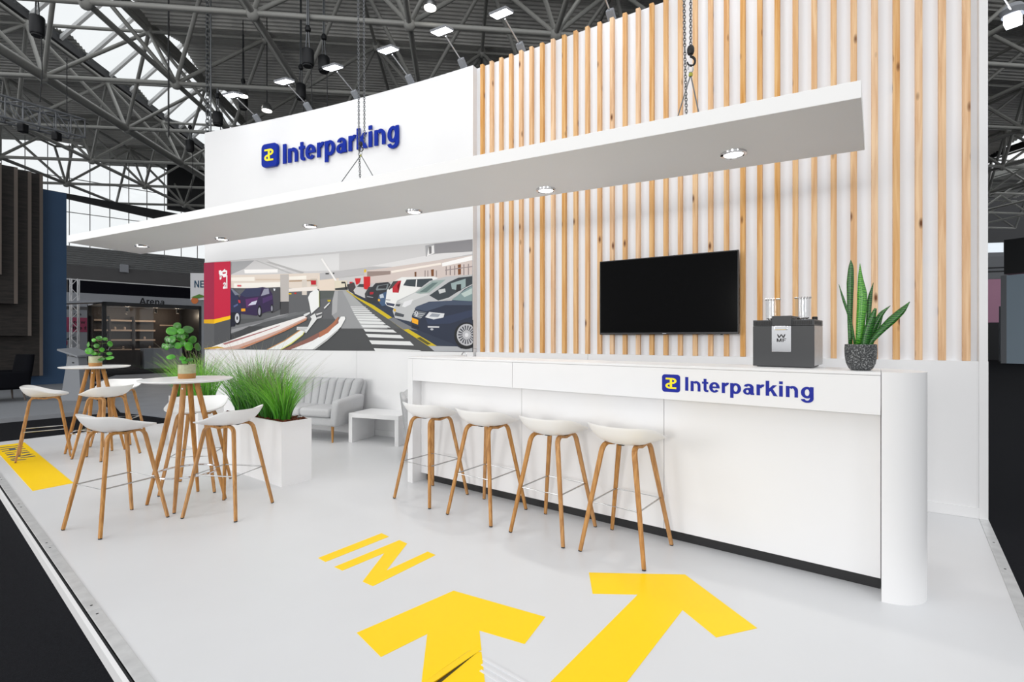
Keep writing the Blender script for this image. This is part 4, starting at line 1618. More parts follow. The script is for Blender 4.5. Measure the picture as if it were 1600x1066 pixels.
def make_sofa(name, label, cat, W, D, loc, rz, nchan, ncush):
    t = thing(name, label, cat, loc, rz)
    hw = W / 2
    cushion(MB(), -hw + .03, hw - .03, .03, D - .04, .215, .335, .035).build('base', grey_fabric, t, smooth=50)
    cw = (W - .24) / ncush
    for k in range(ncush):
        x0 = -hw + .12 + k * cw
        cushion(MB(), x0 + .003, x0 + cw - .003, .0, D - .17, .338, .455, .04).build('seat_cushion', grey_fabric, t, smooth=50)
    # channelled back
    cwid = (W - .06) / nchan
    for k in range(nchan):
        xb0 = -hw + .09 + k * (W - .18) / nchan
        xb1 = xb0 + (W - .18) / nchan
        xt0 = -hw + .0 + k * W / nchan
        xt1 = xt0 + W / nchan
        rows = []
        ns = 14
        for i in range(ns + 1):
            q = i / ns
            z = .40 + q * .43
            x0, x1 = xb0 + (xt0 - xb0) * q, xb1 + (xt1 - xb1) * q
            yc = D - .20 + .105 * q
            e = 1.0 if q < .9 else math.sqrt(max(0.02, 1 - ((q - .9) / .1) ** 2))
            hw_, hd = (x1 - x0) / 2 * .985 * (.93 + .07 * e), .062 * e
            row = []
            for a in range(16):
                th = 2 * PI * a / 16
                c, s = math.cos(th), math.sin(th)
                row.append(((x0 + x1) / 2 + hw_ * math.copysign(abs(c) ** .55, c), yc + hd * math.copysign(abs(s) ** .8, s), z))
            rows.append(row)
        b = MB().grid(rows, wrap=True)
        b.f.append(tuple(range(15, -1, -1)))
        b.f.append(tuple(ns * 16 + i for i in range(16)))
        b.build('back_channel', grey_fabric, t, smooth=60)
    # shell behind the channels
    b = MB()
    b.hexa([(-hw + .06, D - .16, .25), (hw - .06, D - .16, .25), (hw - .06, D - .06, .25), (-hw + .06, D - .06, .25),
            (-hw + .0, D - .06, .80), (hw, D - .06, .80), (hw, D, .80), (-hw, D, .80)])
    b.build('back_shell', grey_fabric, t, bevel=.02, smooth=50)
    for s in (-1, 1):
        rows = []
        ns = 16
        for i in range(ns + 1):
            q = i / ns                    # front to back
            y = .0 + q * (D - .10)
            ztop = .575 + .055 * q
            zb = .225
            sh = 1.0 if i not in (0, ns) else .82
            xi0, xi1 = hw - .115, hw - .075
            xo0, xo1 = hw - .02, hw + .045
            ring = [(xi0, zb, .02), (xo0, zb, .03), (xo1, ztop, .045), (xi1 - .01, ztop, .04)]
            pp = rounded(ring, 4)
            cx_ = sum(p[0] for p in pp) / len(pp)
            cz_ = sum(p[1] for p in pp) / len(pp)
            f_ = [.80, .94, .99][i] if i < 3 else ([.99, .94, .80][i - (ns - 2)] if i > ns - 3 else 1)
            yy = y if i not in (1, 2) else y - (.5 * D / ns * (1 if i == 1 else .6))
            rows.append([(s * (cx_ + (x - cx_) * f_), yy, cz_ + (z - cz_) * f_) for x, z in pp])
        m = len(rows[0])
        b = MB().grid(rows, wrap=True)
        b.f.append(tuple(range(m - 1, -1, -1)))
        b.f.append(tuple(ns * m + i for i in range(m)))
        b.build('armrest', grey_fabric, t, smooth=60)
    for x in (-hw + .12, hw - .12):
        for y in (.07, D - .12):
            f = Vector((x * 1.03, y - (.02 if y < .2 else -.02), 0))
            MB().tube([f, Vector((x, y, .22))], [.012, .021], 12).build('leg', oak, t, smooth=50)
    return t


make_sofa('sofa', 'small grey fabric sofa with channelled back against the curved wall', 'sofa', 1.30, .66, (-2.955, 6.815, 0), math.radians(-21), 9, 2)
make_sofa('armchair', 'grey fabric armchair mostly hidden behind the end of the bar counter', 'armchair', .72, .66, (-.68, 6.0, 0), math.radians(105), 5, 1).scale = (1, 1, .93)

ct = thing('coffee_table', 'low white square coffee table with slab sides in front of the curved wall', 'coffee table', (-2.222, 6.70, 0), math.radians(-20.4))
CW, CDp = .79, .50
MB().box(0, .058, 0, CDp, 0, .34).build('side_panel', white, ct, bevel=.0015)
MB().box(CW - .058, CW, 0, CDp, 0, .34).build('side_panel', white, ct, bevel=.0015)
MB().box(0, CW, 0, CDp, .341, .397).build('tabletop', white, ct, bevel=.0015)


# ================================================================ FLOOR MARKINGS (cut vinyl film)
def film(name, polys, label, m=yellow, z=.0012, cat='floor marking', t=None):
    b = MB()
    for p in polys:
        b.prism(p, .0002, z)
    o = b.build(name, m)
    return tag(o, label, cat)


word = thing('floor_lettering', 'yellow vinyl word IN on the pale floor before the arrows', 'floor marking')
MB().prism([(-1.25, 3.177), (-0.948, 3.579), (-0.878, 3.517), (-1.181, 3.12)], .0002, .0012).build('letter', yellow, word)
MB().prism([(-1.101, 3.053), (-0.79, 3.457), (-0.723, 3.399), (-0.766, 3.004), (-0.56, 3.271), (-0.499, 3.219), (-0.795, 2.816), (-0.87, 2.869), (-0.841, 3.249), (-1.034, 3.004)], .0002, .0012).build('letter', yellow, word)
A1t = [(-0.328, 2.765), (0.17, 2.505), (0.059, 2.284), (-0.158, 2.389), (-0.128, 2.182), (-0.142, 2.239), (-0.195, 2.2325)]
film('floor_arrow', [[(-0.328, 2.765), (0.17, 2.505), (0.059, 2.284), (-0.158, 2.389), (-0.138, 2.236), (-0.195, 2.236), (-0.372, 2.022), (-0.406, 2.362), (-0.583, 2.191), (-0.747, 2.371)],
                     [(-0.138, 2.228), (-0.185, 2.228), (-.375, 1.985), (-.33, 1.2), (0.0, 1.2)]],
     'left big yellow vinyl arrow on the floor with a raised fold across its shaft')
film('floor_arrow', [[(0.465, 2.978), (1.037, 2.953), (1.198, 2.408), (0.967, 2.334), (0.889, 2.569), (0.474, 2.032), (-.15, 1.22), (-.45, 1.22), (0.159, 2.032), (0.696, 2.724), (0.447, 2.733)]],
     'right big yellow vinyl arrow on the floor, pointing at the counter', z=.0016)
pt = film('floor_patch', [[(-6.616, 6.687), (-4.285, 4.817), (-4.441, 4.565), (-6.79, 6.439)]],
          'long yellow vinyl strip with grey printed lettering near the aluminium floor edge')
# grey print on the far end of the strip, running across it
pu = (Vector((-4.285, 4.817)) - Vector((-6.616, 6.687))).normalized()
pw = Vector((pu.y, -pu.x))
b = MB()
P00 = Vector((-6.79, 6.439))


def pt2(a, c):
    p = P00 + pu * a - pw * c
    return (p.x, p.y)


def bar(a0, c0, a1, c1, w):
    a0, a1, w = .12 + (a0 - .12) * 1.3, .12 + (a1 - .12) * 1.3, w * 1.45
    d = Vector((a1 - a0, c1 - c0)).normalized()
    n_ = Vector((-d.y, d.x)) * w / 2
    b.prism([pt2(a0 + n_.x, c0 + n_.y), pt2(a1 + n_.x, c1 + n_.y), pt2(a1 - n_.x, c1 - n_.y), pt2(a0 - n_.x, c0 - n_.y)], .0013, .0018 + len(b.v) * 4e-6)


for a0 in (.18, .30, .42):
    bar(a0, .04, a0, .25, .035)
bar(.30, .14, .42, .14, .04)
bar(.55, .05, .55, .25, .03)
bar(.66, .05, .66, .12, .05)
bar(.66, .18, .66, .25, .05)
bar(.78, .05, .84, .15, .04)
bar(.84, .15, .78, .25, .04)
bar(.92, .05, .92, .10, .04)
bar(.92, .13, .92, .26, .035)
bar(.98, .05, 1.04, .16, .03)
b.build('printed_lettering', mat('slate_print', '50585f', .5), pt)

# raised fold and the strips of clear tape beside it
fold = thing('floor_fold', 'raised fold in the yellow floor film with slit shade painted under its edge', 'floor flap')
b = MB()
b.add([(-0.195, 2.2335, .001), (-0.362, 2.034, .001), (-.40, 1.988, .001), (-0.142, 2.239, .0015), (-0.306, 2.034, .010), (-.348, 1.985, .012)],
      [(0, 1, 4, 3), (1, 2, 5, 4)])
b.build('lifted_edge', yellow, fold, fix=False)
MB().prism([(-0.150, 2.232), (-0.288, 2.034), (-.325, 1.985), (-.348, 1.985), (-.31, 2.034)], .0014, .0019).build('slit_shade', mat('olive_slit_shade', '4a4010', .7), fold)  # dark olive strip paints the shade in the gap under the edge
tape = mat('clear_tape', 'dcdde0', .2)
tp = thing('floor_tape', 'pair of thin clear tape strips on the floor between the arrows', 'tape')
for k in range(3):
    o0 = Vector((-.128, 2.178)) + Vector((-.02, -.025)) * k
    d = Vector((.18, -.15)).normalized()
    n_ = Vector((-d.y, d.x)) * .006
    o0 = o0 + d * .022 * k
    e0 = o0 + d * .5
    MB().prism([(o0 + n_)[:], (o0 - n_)[:], (e0 - n_)[:], (e0 + n_)[:]], .0003, .0035).build('strip', tape, tp)

# ================================================================ HALL: LEFT WALL WITH GLAZING
WLA = math.atan2(1, 1.026)
wl = empty_struct('wall_left', (-26.1, 29.0, 0), WLA)     # local x along the wall to the right, y away
MB().box(-8, 16, 0, .3, -.12, 5.7).build('lower_wall', hallgrey, wl)
b = MB()
nb = 9
for i in range(nb):
    z0 = 5.7 + i * 1.15 / nb
    b.add([(-8, 0, z0), (16, 0, z0), (16, -.07, z0 + .085), (-8, -.07, z0 + .085), (16, 0, z0 + 1.15 / nb), (-8, 0, z0 + 1.15 / nb)], [(0, 1, 2, 3), (3, 2, 4, 5)])
b.build('corrugated_siding', siding, wl, fix=False)
MB().box(-8, 16, .02, .3, 5.7, 6.85).build('siding_core', hallgrey, wl)
MB().box(4.85, 16, 0, .3, 9.9, 12.9).build('upper_wall', dark_steel, wl)
win = empty_struct('window_1', (-26.1, 29.0, 0), WLA)
p0 = None
ZR = [6.85, 8.85, 10.85, 12.85]
for i in range(24):
    x0 = -7.4 + i * .93
    for j in range(3):
        z0, z1 = ZR[j], ZR[j + 1]
        if x0 > 4.8:
            if j > 1:
                continue
            if j == 1:
                z1 = 9.88
        b = MB().box(x0 + .02, x0 + .91, .10, .115, z0 + .02, z1 - .02)
        b.build('pane', pane_m, win)
for i in range(25):
    x0 = -7.4 + i * .93
    zt = 12.85 if x0 < 4.9 else 9.9
    MB().box(x0 - .02, x0 + .02, .07, .15, 6.85, zt).build('mullion', roof_tube, win)
for z in ZR[:3]:
    MB().box(-7.4, 15, .08, .14, z - .018, z + .018).build('transom', roof_tube, win)
# dark sloping gutter beam of the gable
lb = thing('gutter_beam', 'dark sloping gutter beam crossing the high gable glazing at far left', 'beam')
MB().hexa([(-26.9, 26.6, 9.62), (-21.3, 31.5, 8.75), (-21.5, 31.8, 8.75), (-27.1, 26.9, 9.62), (-26.9, 26.6, 9.75), (-21.3, 31.5, 9.35), (-21.5, 31.8, 9.35), (-27.1, 26.9, 9.75)]).build('beam', dark_steel, lb)
wb = tag(MB().box(-.22, .22, -.12, -.0, -.25, .25).build('wall_light', light_grey, loc=(-24.23, 30.78, 5.75), rz=WLA, bevel=.02), 'small pale box lamp on the grey hall wall above the black banner', 'lamp')

# far and right hall walls
struct(MB().box(-18, 80, 0, .3, -.12, 16).build('wall_back_hall', dark_steel, loc=(0, 47, 0), rz=0))


# ================================================================ HALL ROOF: SPACE FRAME, DECK, ROOF GLAZING
ceil_ = empty_struct('ceiling')
CO, SI = math.cos(math.atan(.1107)), math.sin(math.atan(.1107))
S = 4.05
ZT, ZB = 12.6, 9.97


def RF(x, y, z):
    return Vector((x * CO - y * SI, x * SI + y * CO, z))


def pix(p):
    return (800 + 770 * p.x / p.y, 528 - 770 * (p.z - 1.42) / p.y) if p.y > 1 else (9999, 9999)


def top(i, j):
    return RF(-11.2 + S * i, 19.35 + S * j, ZT)


def bot(i, j):
    return RF(-13.45 + S * i, 17.7 + S * j, ZB)


def beyond(p):                                    # outside the glazed left wall
    return (p.x + 26.1) * -.698 + (p.y - 29.0) * .716 > -.1


def seen(*pts):
    ok = False
    for p in pts:
        if p.y < 9:
            continue
        x, y = pix(p)
        if -120 < x < 1560 and -160 < y < 470 and not beyond(p):
            ok = True
        if 1520 < x < 1720 and -160 < y < 430:
            ok = True
    return ok and not all(beyond(p) for p in pts)


unit = None
segs = []
I0, I1, J0, J1 = -5, 14, -2, 6
for i in range(I0, I1):
    for j in range(J0, J1):
        T, B = top(i, j), bot(i, j)
        segs.append((T, top(i + 1, j), .062))
        segs.append((T, top(i, j + 1), .085 if i in (0, -1) else .062))
        segs.append((B, bot(i + 1, j), .075))
        segs.append((B, bot(i, j + 1), .155 if i == 0 else .08))
        for di in (0, 1):
            for dj in (0, 1):
                segs.append((T, bot(i + di, j + dj), .065))
segs = [s for s in segs if seen(s[0], s[1])]
segs.sort(key=lambda s: ((s[0] + s[1]) / 2).length)
cyl = MB().tube([(0, 0, 0), (0, 0, 1)], 1.0, 8)
joined = MB()
first = None
nt = 0
for a, c, r in segs:
    d = c - a
    if nt < 290:
        if first is None:
            first = cyl.build('tube', roof_tube, ceil_, smooth=50)
            o = first
        else:
            o = copy_part(first, ceil_)
        o.location = a
        o.rotation_mode = 'QUATERNION'
        o.rotation_quaternion = d.to_track_quat('Z', 'Y')
        o.scale = (r, r, d.length)
        nt += 1
    else:
        joined.tube([a, c], r, 6)
if joined.v:
    joined.build('far_tubes', roof_tube, ceil_, kind='stuff', smooth=50)
nodes = MB()
for i in range(I0, I1):
    for j in range(J0, J1):
        for P in (top(i, j), bot(i, j)):
            if seen(P):
                nodes.lathe([(.001, -.20), (.10, -.17), (.16, -.06), (.16, .06), (.10, .17), (.001, .20)], 10, Matrix.Translation(P))
nodes.build('joint_ball', roof_tube, ceil_, kind='stuff', smooth=50)

# corrugated deck, one folded sheet per bay
NC = 26
rows = []
for k in range(NC * 4 + 1):
    q = k / (NC * 4)
    zc = (0, 0, .055, .055)[k % 4]
    fold_ = .55 * (1 - abs(2 * q - 1))
    rows.append([(x, q * S, zc + fold_ + .28) for x in (0, S)])
db = MB().grid(rows)
deck0 = None
GLZ = (-1, 11)
for i in range(I0, I1):
    for j in range(J0 - 0, J1):
        c = [top(i, j), top(i + 1, j), top(i + 1, j + 1), top(i, j + 1)]
        if not seen(*c) or any(p.y < 8 for p in c) or all(beyond(p) for p in c):
            continue
        if i in GLZ:
            continue
        if deck0 is None:
            deck0 = db.build('deck_panel', roof_deck, ceil_, fix=False)
            o = deck0
        else:
            o = copy_part(deck0, ceil_)
        o.location = c[0]
        o.rotation_euler = (0, 0, math.atan(.1107))
# pitched roof glazing over the open bays
nw = 2
for gi in GLZ:
    w = empty_struct('window_%d' % nw)
    nw += 1
    for j in range(J0, J1 + 1):
        for k in range(3):
            y0 = 19.35 + S * (j + k / 3.)
            y1 = y0 + S / 3
            xa_, xb_ = -11.2 + S * gi + .1, -11.2 + S * (gi + 1)
            za, zb = ZT + .3, ZT + 4.3
            if RF(xa_, y0, za).y < 9 or not seen(RF(xa_, y0, za), RF(xb_, y1, ZT)):
                continue
            P = [RF(xa_, y0 + .06, za), RF(xb_, y0 + .06, zb), RF(xb_, y1 - .06, zb), RF(xa_, y1 - .06, za)]
            b = MB()
            up = Vector((0, 0, .02))
            b.hexa([tuple(p) for p in P] + [tuple(p + up) for p in P])
            b.build('pane', pane_m, w)
            MB().ribbon([RF(xa_, y0, za), RF(xb_, y0, zb)], .11, .14, (SI, CO, 0)).build('glazing_bar', roof_white, w)
    for xx, nm in ((-11.2 + S * gi + .02, 'low_kerb'), (-11.2 + S * (gi + 1), 'high_kerb')):
        y0, y1 = 19.35 + S * (J0 + .5), 19.35 + S * (J1 - 1.2)
        if nm == 'low_kerb':
            pts = [RF(xx - .1, y0, ZT + .12), RF(xx + .1, y0, ZT + .12), RF(xx + .1, y1, ZT + .12), RF(xx - .1, y1, ZT + .12)]
            hgt = .34
        else:
            pts = [RF(xx - .06, y0, ZT + .12), RF(xx + .06, y0, ZT + .12), RF(xx + .06, y1, ZT + .12), RF(xx - .06, y1, ZT + .12)]
            hgt = .30
        b = MB()
        b.hexa([tuple(p) for p in pts] + [tuple(p + Vector((0, 0, hgt))) for p in pts])
        b.build(nm, dark_steel if nm == 'low_kerb' else roof_tube, w)


# ---------------------------------------------------------------- lamps and hoists under the roof
def flood(x, label, i, dx=.0):
    t, n = wall_n(x)
    bx = Vector((x, zw(x), H_WALL)) - n * .06
    th = thing('flood_lamp', label, 'flood lamp', tuple(bx), math.atan2(t.y, t.x), 'flood lamps on top of the stand wall')
    # local x along the wall, -y towards the room
    MB().box(-.03, .03, -.03, .05, .001, .05).build('clamp', black_metal, th, bevel=.004)
    MB().ribbon([(0, -.0, .03), (0, -.10, .115)], .085, .06, (1, 0, 0)).build('ballast_box', grey_paint, th, bevel=.01)
    MB().tube([(0, -.09, .105), (0, -.42, .235)], .009, 8).build('arm', steel, th)
    Mh = Matrix.Translation((0, -.50, .25)) @ Matrix.Rotation(math.radians(14), 4, 'X')
    h = MB().box(-.12, .12, -.09, .09, .0, .028, Mh).build('lamp_head', grey_paint, th, bevel=.006)
    MB().box(-.11, .11, -.08, .08, -.005, .0005, Mh).build('lens', flood_on, h)
    area_lamp('flood_light', (0, -.50, .235), (0, -1.7, -1.0), .22, .16, FLOOD_W, parent=th)


FLOOD_W = 3.5
for i, (x, nm) in enumerate([(-4.22, 'first from the left end'), (-3.21, 'second from the left end'), (-2.34, 'third from the left end'), (-1.44, 'fourth from the left end'), (-.66, 'last before the timber slats')]):
    flood(x, 'white flood lamp on an arm atop the curved wall, ' + nm, i)
for lx, nm in ((.62, 'on top of the slatted wall nearest the curved wall'), (1.80, 'on top of the slatted wall where it leaves the picture'), (3.1, 'on the slatted wall above the picture edge')):
    p = SW @ Vector((lx, .12, H_WALL))
    th = thing('flood_lamp', 'flood lamp on an arm ' + nm, 'flood lamp', tuple(p), SWA, 'flood lamps on top of the stand wall')
    MB().box(-.03, .03, -.03, .05, .001, .05).build('clamp', black_metal, th, bevel=.004)
    MB().ribbon([(0, -.0, .03), (0, -.10, .115)], .085, .06, (1, 0, 0)).build('ballast_box', grey_paint, th, bevel=.01)
    MB().tube([(0, -.09, .105), (0, -.42, .235)], .009, 8).build('arm', steel, th)
    Mh = Matrix.Translation((0, -.50, .25)) @ Matrix.Rotation(math.radians(14), 4, 'X')
    h = MB().box(-.12, .12, -.09, .09, .0, .028, Mh).build('lamp_head', grey_paint, th, bevel=.006)
    MB().box(-.11, .11, -.08, .08, -.005, .0005, Mh).build('lens', flood_on, h)
    area_lamp('flood_light', (0, -.50, .235), (0, -1.7, -1.0), .22, .16, FLOOD_W, parent=th)

# the one seen beyond the right end
th = thing('flood_lamp', 'bright square flood lamp on a thin arm beyond the right end of the wall', 'flood lamp', (4.3, 4.6, 4.9), math.atan2(1.2, 1.6))
MB().tube([(0, 0, .1), (1.85, 0, .33)], .012, 8).build('arm', steel, th)
MB().lathe([(.10, 0), (.12, .06), (.08, .12), (.001, .13)], 20, Matrix.Translation((1.97, 0, .30)), cap=False).build('lamp_head', grey_paint, th, smooth=40)
MB().box(1.89, 2.05, -.07, .07, .19, .30).build('lens', flood_on, th, bevel=.01)
# it is bolted to a post behind the wall
MB().box(-.04, .04, -.04, .04, -4.96, .16).build('post', black_metal, th)


def bell(x, y, z, zt, label):
    th = thing('bell_lamp', label, 'hall lamp', (x, y, z), 0, 'round lamps under the hall roof')
    MB().lathe([(.17, 0), (.16, .12), (.10, .24), (.06, .28), (.001, .29)], 24, cap=False).build('shade', steel, th, smooth=40)
    MB().lathe([(.155, .02), (.10, -.02), (.001, -.03)], 20, cap=False).build('lens', lamp_on, th, smooth=True)
    MB().tube([(0, 0, .28), (0, 0, zt - z)], .015, 6).build('cord', black_metal, th)


bell(-2.16, 13, 10.12, 12.7, 'round bell lamp hanging under the roof above the right part of the curved wall')
bell(-8.456, 17, 9.25, 12.7, 'round bell lamp hanging under the roof left of the first floor hoists')
bell(-9.55, 17.5, 10.0, 12.7, 'round bell lamp hanging beside a black hoist near the left end of the curved wall')


def motor(x, y, z, h, zt, label, hook=True):
    th = thing('hoist_motor', label, 'hoist', (x, y, z), 0, 'black hoists hanging under the roof')
    MB().lathe([(.14, -h / 2), (.155, -h / 2 + .03), (.155, h / 2 - .03), (.14, h / 2)], 16).build('housing', black_metal, th, smooth=40)
    MB().lathe([(.12, -h / 2 - .04), (.12, -h / 2)], 14).build('bottom_cap', rubber, th)
    c = MB()
    for dx in (-.05, .05):
        c.tube([(dx, 0, h / 2), (dx * .4, 0, h / 2 + .5), (dx * .3, 0, zt - z)], .018, 5)
    c.build('chain', galv, th)
    if hook:
        MB().lathe([(.001, .45 + h / 2), (.07, .5 + h / 2), (.08, .56 + h / 2), (.05, .64 + h / 2), (.001, .66 + h / 2)], 10).build('hook_block', black_metal, th, smooth=40)
    MB().tube([(.08, .02, -h / 2), (.09, .04, -h / 2 - .9), (.05, .02, -h / 2 - 1.7)], .012, 5).build('cable', rubber, th)


motor(-12.045, 12.5, 9.342, .46, 11.5, 'black cylindrical hoist at the far upper left, hanging from wire slings')
motor(-5.386, 13, 8.815, .40, 12.7, 'black hoist under the roof above the letters, left one of the side-by-side pair')
motor(-5.345, 14, 9.202, .40, 12.7, 'black hoist under the roof above the letters, right one of the side-by-side pair')
motor(-6.857, 16, 9.42, .45, 12.7, 'black hoist with coiled cable just above the edge of the curved wall')
motor(-9.98, 16.71, 8.86, .40, 9.89, 'small black hoist against the roof glazing beside the left end of the curved wall')
motor(-9.818, 18, 10.023, .44, 12.5, 'black hoist high beside the left flood lamp')
motor(-13.33, 20.4, 9.38, .42, 9.89, 'lowest black hoist, against the bright glazing left of the wall end')

# lighting truss at the left
A_, B_ = Vector((-13.9, 12.3, 7.45)), Vector((-13.6, 15.4, 7.95))
lt = thing('lighting_truss', 'grey lattice lighting truss hanging at the upper left', 'truss', (0, 0, 0))
d = (B_ - A_).normalized()
sd = d.cross(Vector((0, 0, 1))).normalized() * .28
upv = Vector((0, 0, .28))
for s1, s2 in ((1, 1), (1, -1), (-1, 1), (-1, -1)):
    MB().tube([A_ + sd * s1 + upv * s2, B_ + sd * s1 + upv * s2], .03, 8).build('chord', grey_paint, lt)
n = 7
for k in range(n):
    p, q = A_.lerp(B_, k / n), A_.lerp(B_, (k + 1) / n)
    for (a1, b1), (a2, b2) in (((1, 1), (1, -1)), ((-1, 1), (-1, -1)), ((1, 1), (-1, 1)), ((1, -1), (-1, -1))):
        MB().tube([p + sd * a1 + upv * b1, q + sd * a2 + upv * b2], .014, 6).build('brace', grey_paint, lt)
        MB().tube([q + sd * a1 + upv * b1, q + sd * a2 + upv * b2], .014, 6).build('brace', grey_paint, lt)
for k in (.2, .5, .8):
    p = A_.lerp(B_, k) - upv * 1.45
    MB().box(-.09, .09, -.09, .09, -.10, .14, Matrix.Translation(p)).build('spotlight', black_metal, lt, bevel=.02)
for k in (.1, .9):
    p = A_.lerp(B_, k) + upv
    MB().tube([p, Vector((p.x, p.y, 10.0))], .012, 6).build('sling', rubber, lt)


# hanging service cables at the left end of the wall
for k, (x, y, z0, lab) in enumerate([(-9.3, 13.2, 7.2, 'thin black cable hanging from the roof left of the curved wall'), (-8.9, 14.4, 6.4, 'loop of grey chain hanging from the roof left of the curved wall')]):
    b = MB()
    if k:
        chain_mesh(b, (x, y, z0), (x, y, 12.5), .16, .05, .014)
    b.tube([(x + .1, y, z0 - .4), (x + .1, y, 12.6)], .02, 6)
    tag(b.build('hanging_cable', galv if k else rubber), lab, 'cable')


# ================================================================ LEFT: NAVY BOOTH WITH TIMBER BOARDS
nb_ = thing('navy_booth', 'dark navy exhibition booth with overlapping smoked timber boards at far left', 'booth')
wdv = Vector((-.803, -1, 0)).normalized()     # along the booth wall towards the camera side
wnv = Vector((.78, -.626, 0))                 # towards the aisle


def slabw(p0, length, thick, z0, z1, b=None):
    """block whose front right corner is p0, running along wdv, thickness away from the aisle"""
    b = b or MB()
    a = Vector((p0[0], p0[1], 0))
    q = [a, a + wdv * length, a + wdv * length - wnv * thick, a - wnv * thick]
    return b.hexa([(p.x, p.y, z0) for p in q] + [(p.x, p.y, z1) for p in q])


slabw((-13.74, 15.2), 6.2, .3, .02, 5.88).build('booth_wall', navy_wall, nb_)
for (x, y, zb, zt_) in [(-13.83, 14.53, .306, 6.233), (-13.74, 14.09, 1.475, 6.158), (-13.66, 13.62, 2.358, 6.126), (-13.60, 13.13, 3.109, 6.077)]:
    o = slabw((x, y), 4.6, .12, zb, zt_).build('timber_board', board_face, nb_)
    e = slabw((x + wnv.x * .008, y + wnv.y * .008), .075, .0075, zb, zt_)
    e.build('board_edge', board_edge, o)
# platform of that booth
b = MB()
q = [(-7.92, 9.7), (-11.6, 5.1), (-18.2, 10.4), (-14.0, 15.6)]
b.prism(q, -.059, .02)
tag(b.build('booth_platform', grey_paint), 'low grey platform under the navy booth', 'platform')
# black chair on it
ch = thing('lounge_chair', 'black upholstered lounge chair with wooden legs before the navy booth', 'armchair', (-11.36, 10.9, .0225), math.radians(-30))
cushion(MB(), -.42, .42, -.40, .35, .26, .46, .07).build('seat', navy_seat, ch, smooth=50)
rows = []
for i in range(9):
    q_ = i / 8
    z = .30 + q_ * .72
    w_ = .44 - .16 * max(0, q_ - .5) ** 1.5
    rows.append([(w_ * math.copysign(abs(math.cos(a)) ** .6, math.cos(a)), .34 + .10 * q_ + .10 * math.copysign(abs(math.sin(a)) ** .8, math.sin(a)), z) for a in [2 * PI * k / 18 for k in range(18)]])
b = MB().grid(rows, wrap=True)
b.f.append(tuple(8 * 18 + i for i in range(18)))
b.build('backrest', navy_seat, ch, smooth=50)
for s in (-1, 1):
    cushion(MB(), s * .45 - .07, s * .45 + .07, -.36, .40, .28, .66, .06).build('armrest', navy_seat, ch, smooth=50)
    for y in (-.30, .30):
        MB().tube([(s * .40, y * 1.1, 0), (s * .34, y, .27)], [.014, .022], 10).build('leg', board_edge, ch, smooth=50)

# information pedestal
pd = thing('info_pedestal', 'leaning grey information pedestal with slanted top between the two booths', 'pedestal', (-9.74, 11.0, .02), 0)
MB().hexa([(-.24, -.12, 0), (.22, -.12, 0), (.22, .2, 0), (-.24, .2, 0), (-.14, -.05, 1.0), (.10, -.05, .96), (.10, .18, .96), (-.14, .18, 1.0)]).build('body', grey_paint, pd, bevel=.01)
MB().hexa([(-.31, -.12, 1.115), (.14, -.12, .965), (.16, .26, .985), (-.24, .26, 1.135), (-.31, -.12, 1.155), (.14, -.12, 1.005), (.16, .26, 1.035), (-.24, .26, 1.185)]).build('slanted_top', grey_paint, pd, bevel=.006)
MB().box(-.03, .02, -.06, -.05, .80, .86).build('lock', black_metal, pd)

# ================================================================ KIOSK WITH SHELVES, BEHIND THE TABLES
AK = math.atan2(1, .803)
ZF = -.06
ks = thing('glass_kiosk', 'dark framed glass kiosk with lit timber shelves behind the high tables', 'kiosk', (-16.62, 20.0, ZF), AK)
KW, KD, KH = 3.62, 2.6, 2.95
fr = .13
for x0 in (0, KW - fr):
    MB().box(x0, x0 + fr, 0, fr, .12, KH).build('post', black_metal, ks, bevel=.005)
    MB().box(x0, x0 + fr, KD - fr, KD, .12, KH).build('post', black_metal, ks)
MB().box(0, KW, 0, fr, KH - .16, KH + .001).build('lintel', black_metal, ks, bevel=.005)
MB().box(0, KW, -.02, KD, -.0, .119).build('base', black_metal, ks)
MB().box(0, KW, fr, KD, KH - .06, KH).build('roof', light_grey, ks)
MB().box(fr, KW - fr, KD - .1, KD - .03, .12, KH - .07).build('back_wall', dark_brown, ks)
MB().box(KW - .06, KW - .01, fr, KD - fr, .12, KH - .07).build('side_wall', black_metal, ks)
for x0, x1 in ((.14, .62), (.72, 1.48), (1.60, 2.38)):
    MB().box(x0 - .05, x0, KD - .5, KD - .1, .12, KH - .5).build('upright', dark_brown, ks)
    for z in (.90, 1.34, 1.78, 2.22):
        MB().box(x0, x1, KD - .5, KD - .1, z, z + .075).build('shelf', shelf_m, ks, bevel=.004)
for (x, z) in ((.50, 1.415), (1.25, 1.855), (2.0, 1.415), (1.2, .975), (.9, 1.855), (2.2, .975)):
    MB().lathe([(.03, 0), (.045, .03), (.045, .09), (.03, .12), (.001, .13)], 10, Matrix.Translation((x, KD - .35, z))).build('small_jar', shelf_m, ks, smooth=40)
MB().box(2.65, 3.35, KD - .16, KD - .1, 2.05, 2.11).build('wall_rail', shelf_m, ks)
MB().box(1.55, 3.0, .55, 1.2, .12, 1.02).build('sales_counter', grey_paint, ks, bevel=.01)
MB().box(.15, 1.45, .7, 1.2, .12, .95).build('low_counter', dark_brown, ks, bevel=.01)
MB().tube([(.4, .95, .95), (.4, .95, 1.06), (1.2, .95, 1.06), (1.2, .95, .97)], .015, 8).build('counter_rail', chrome, ks)
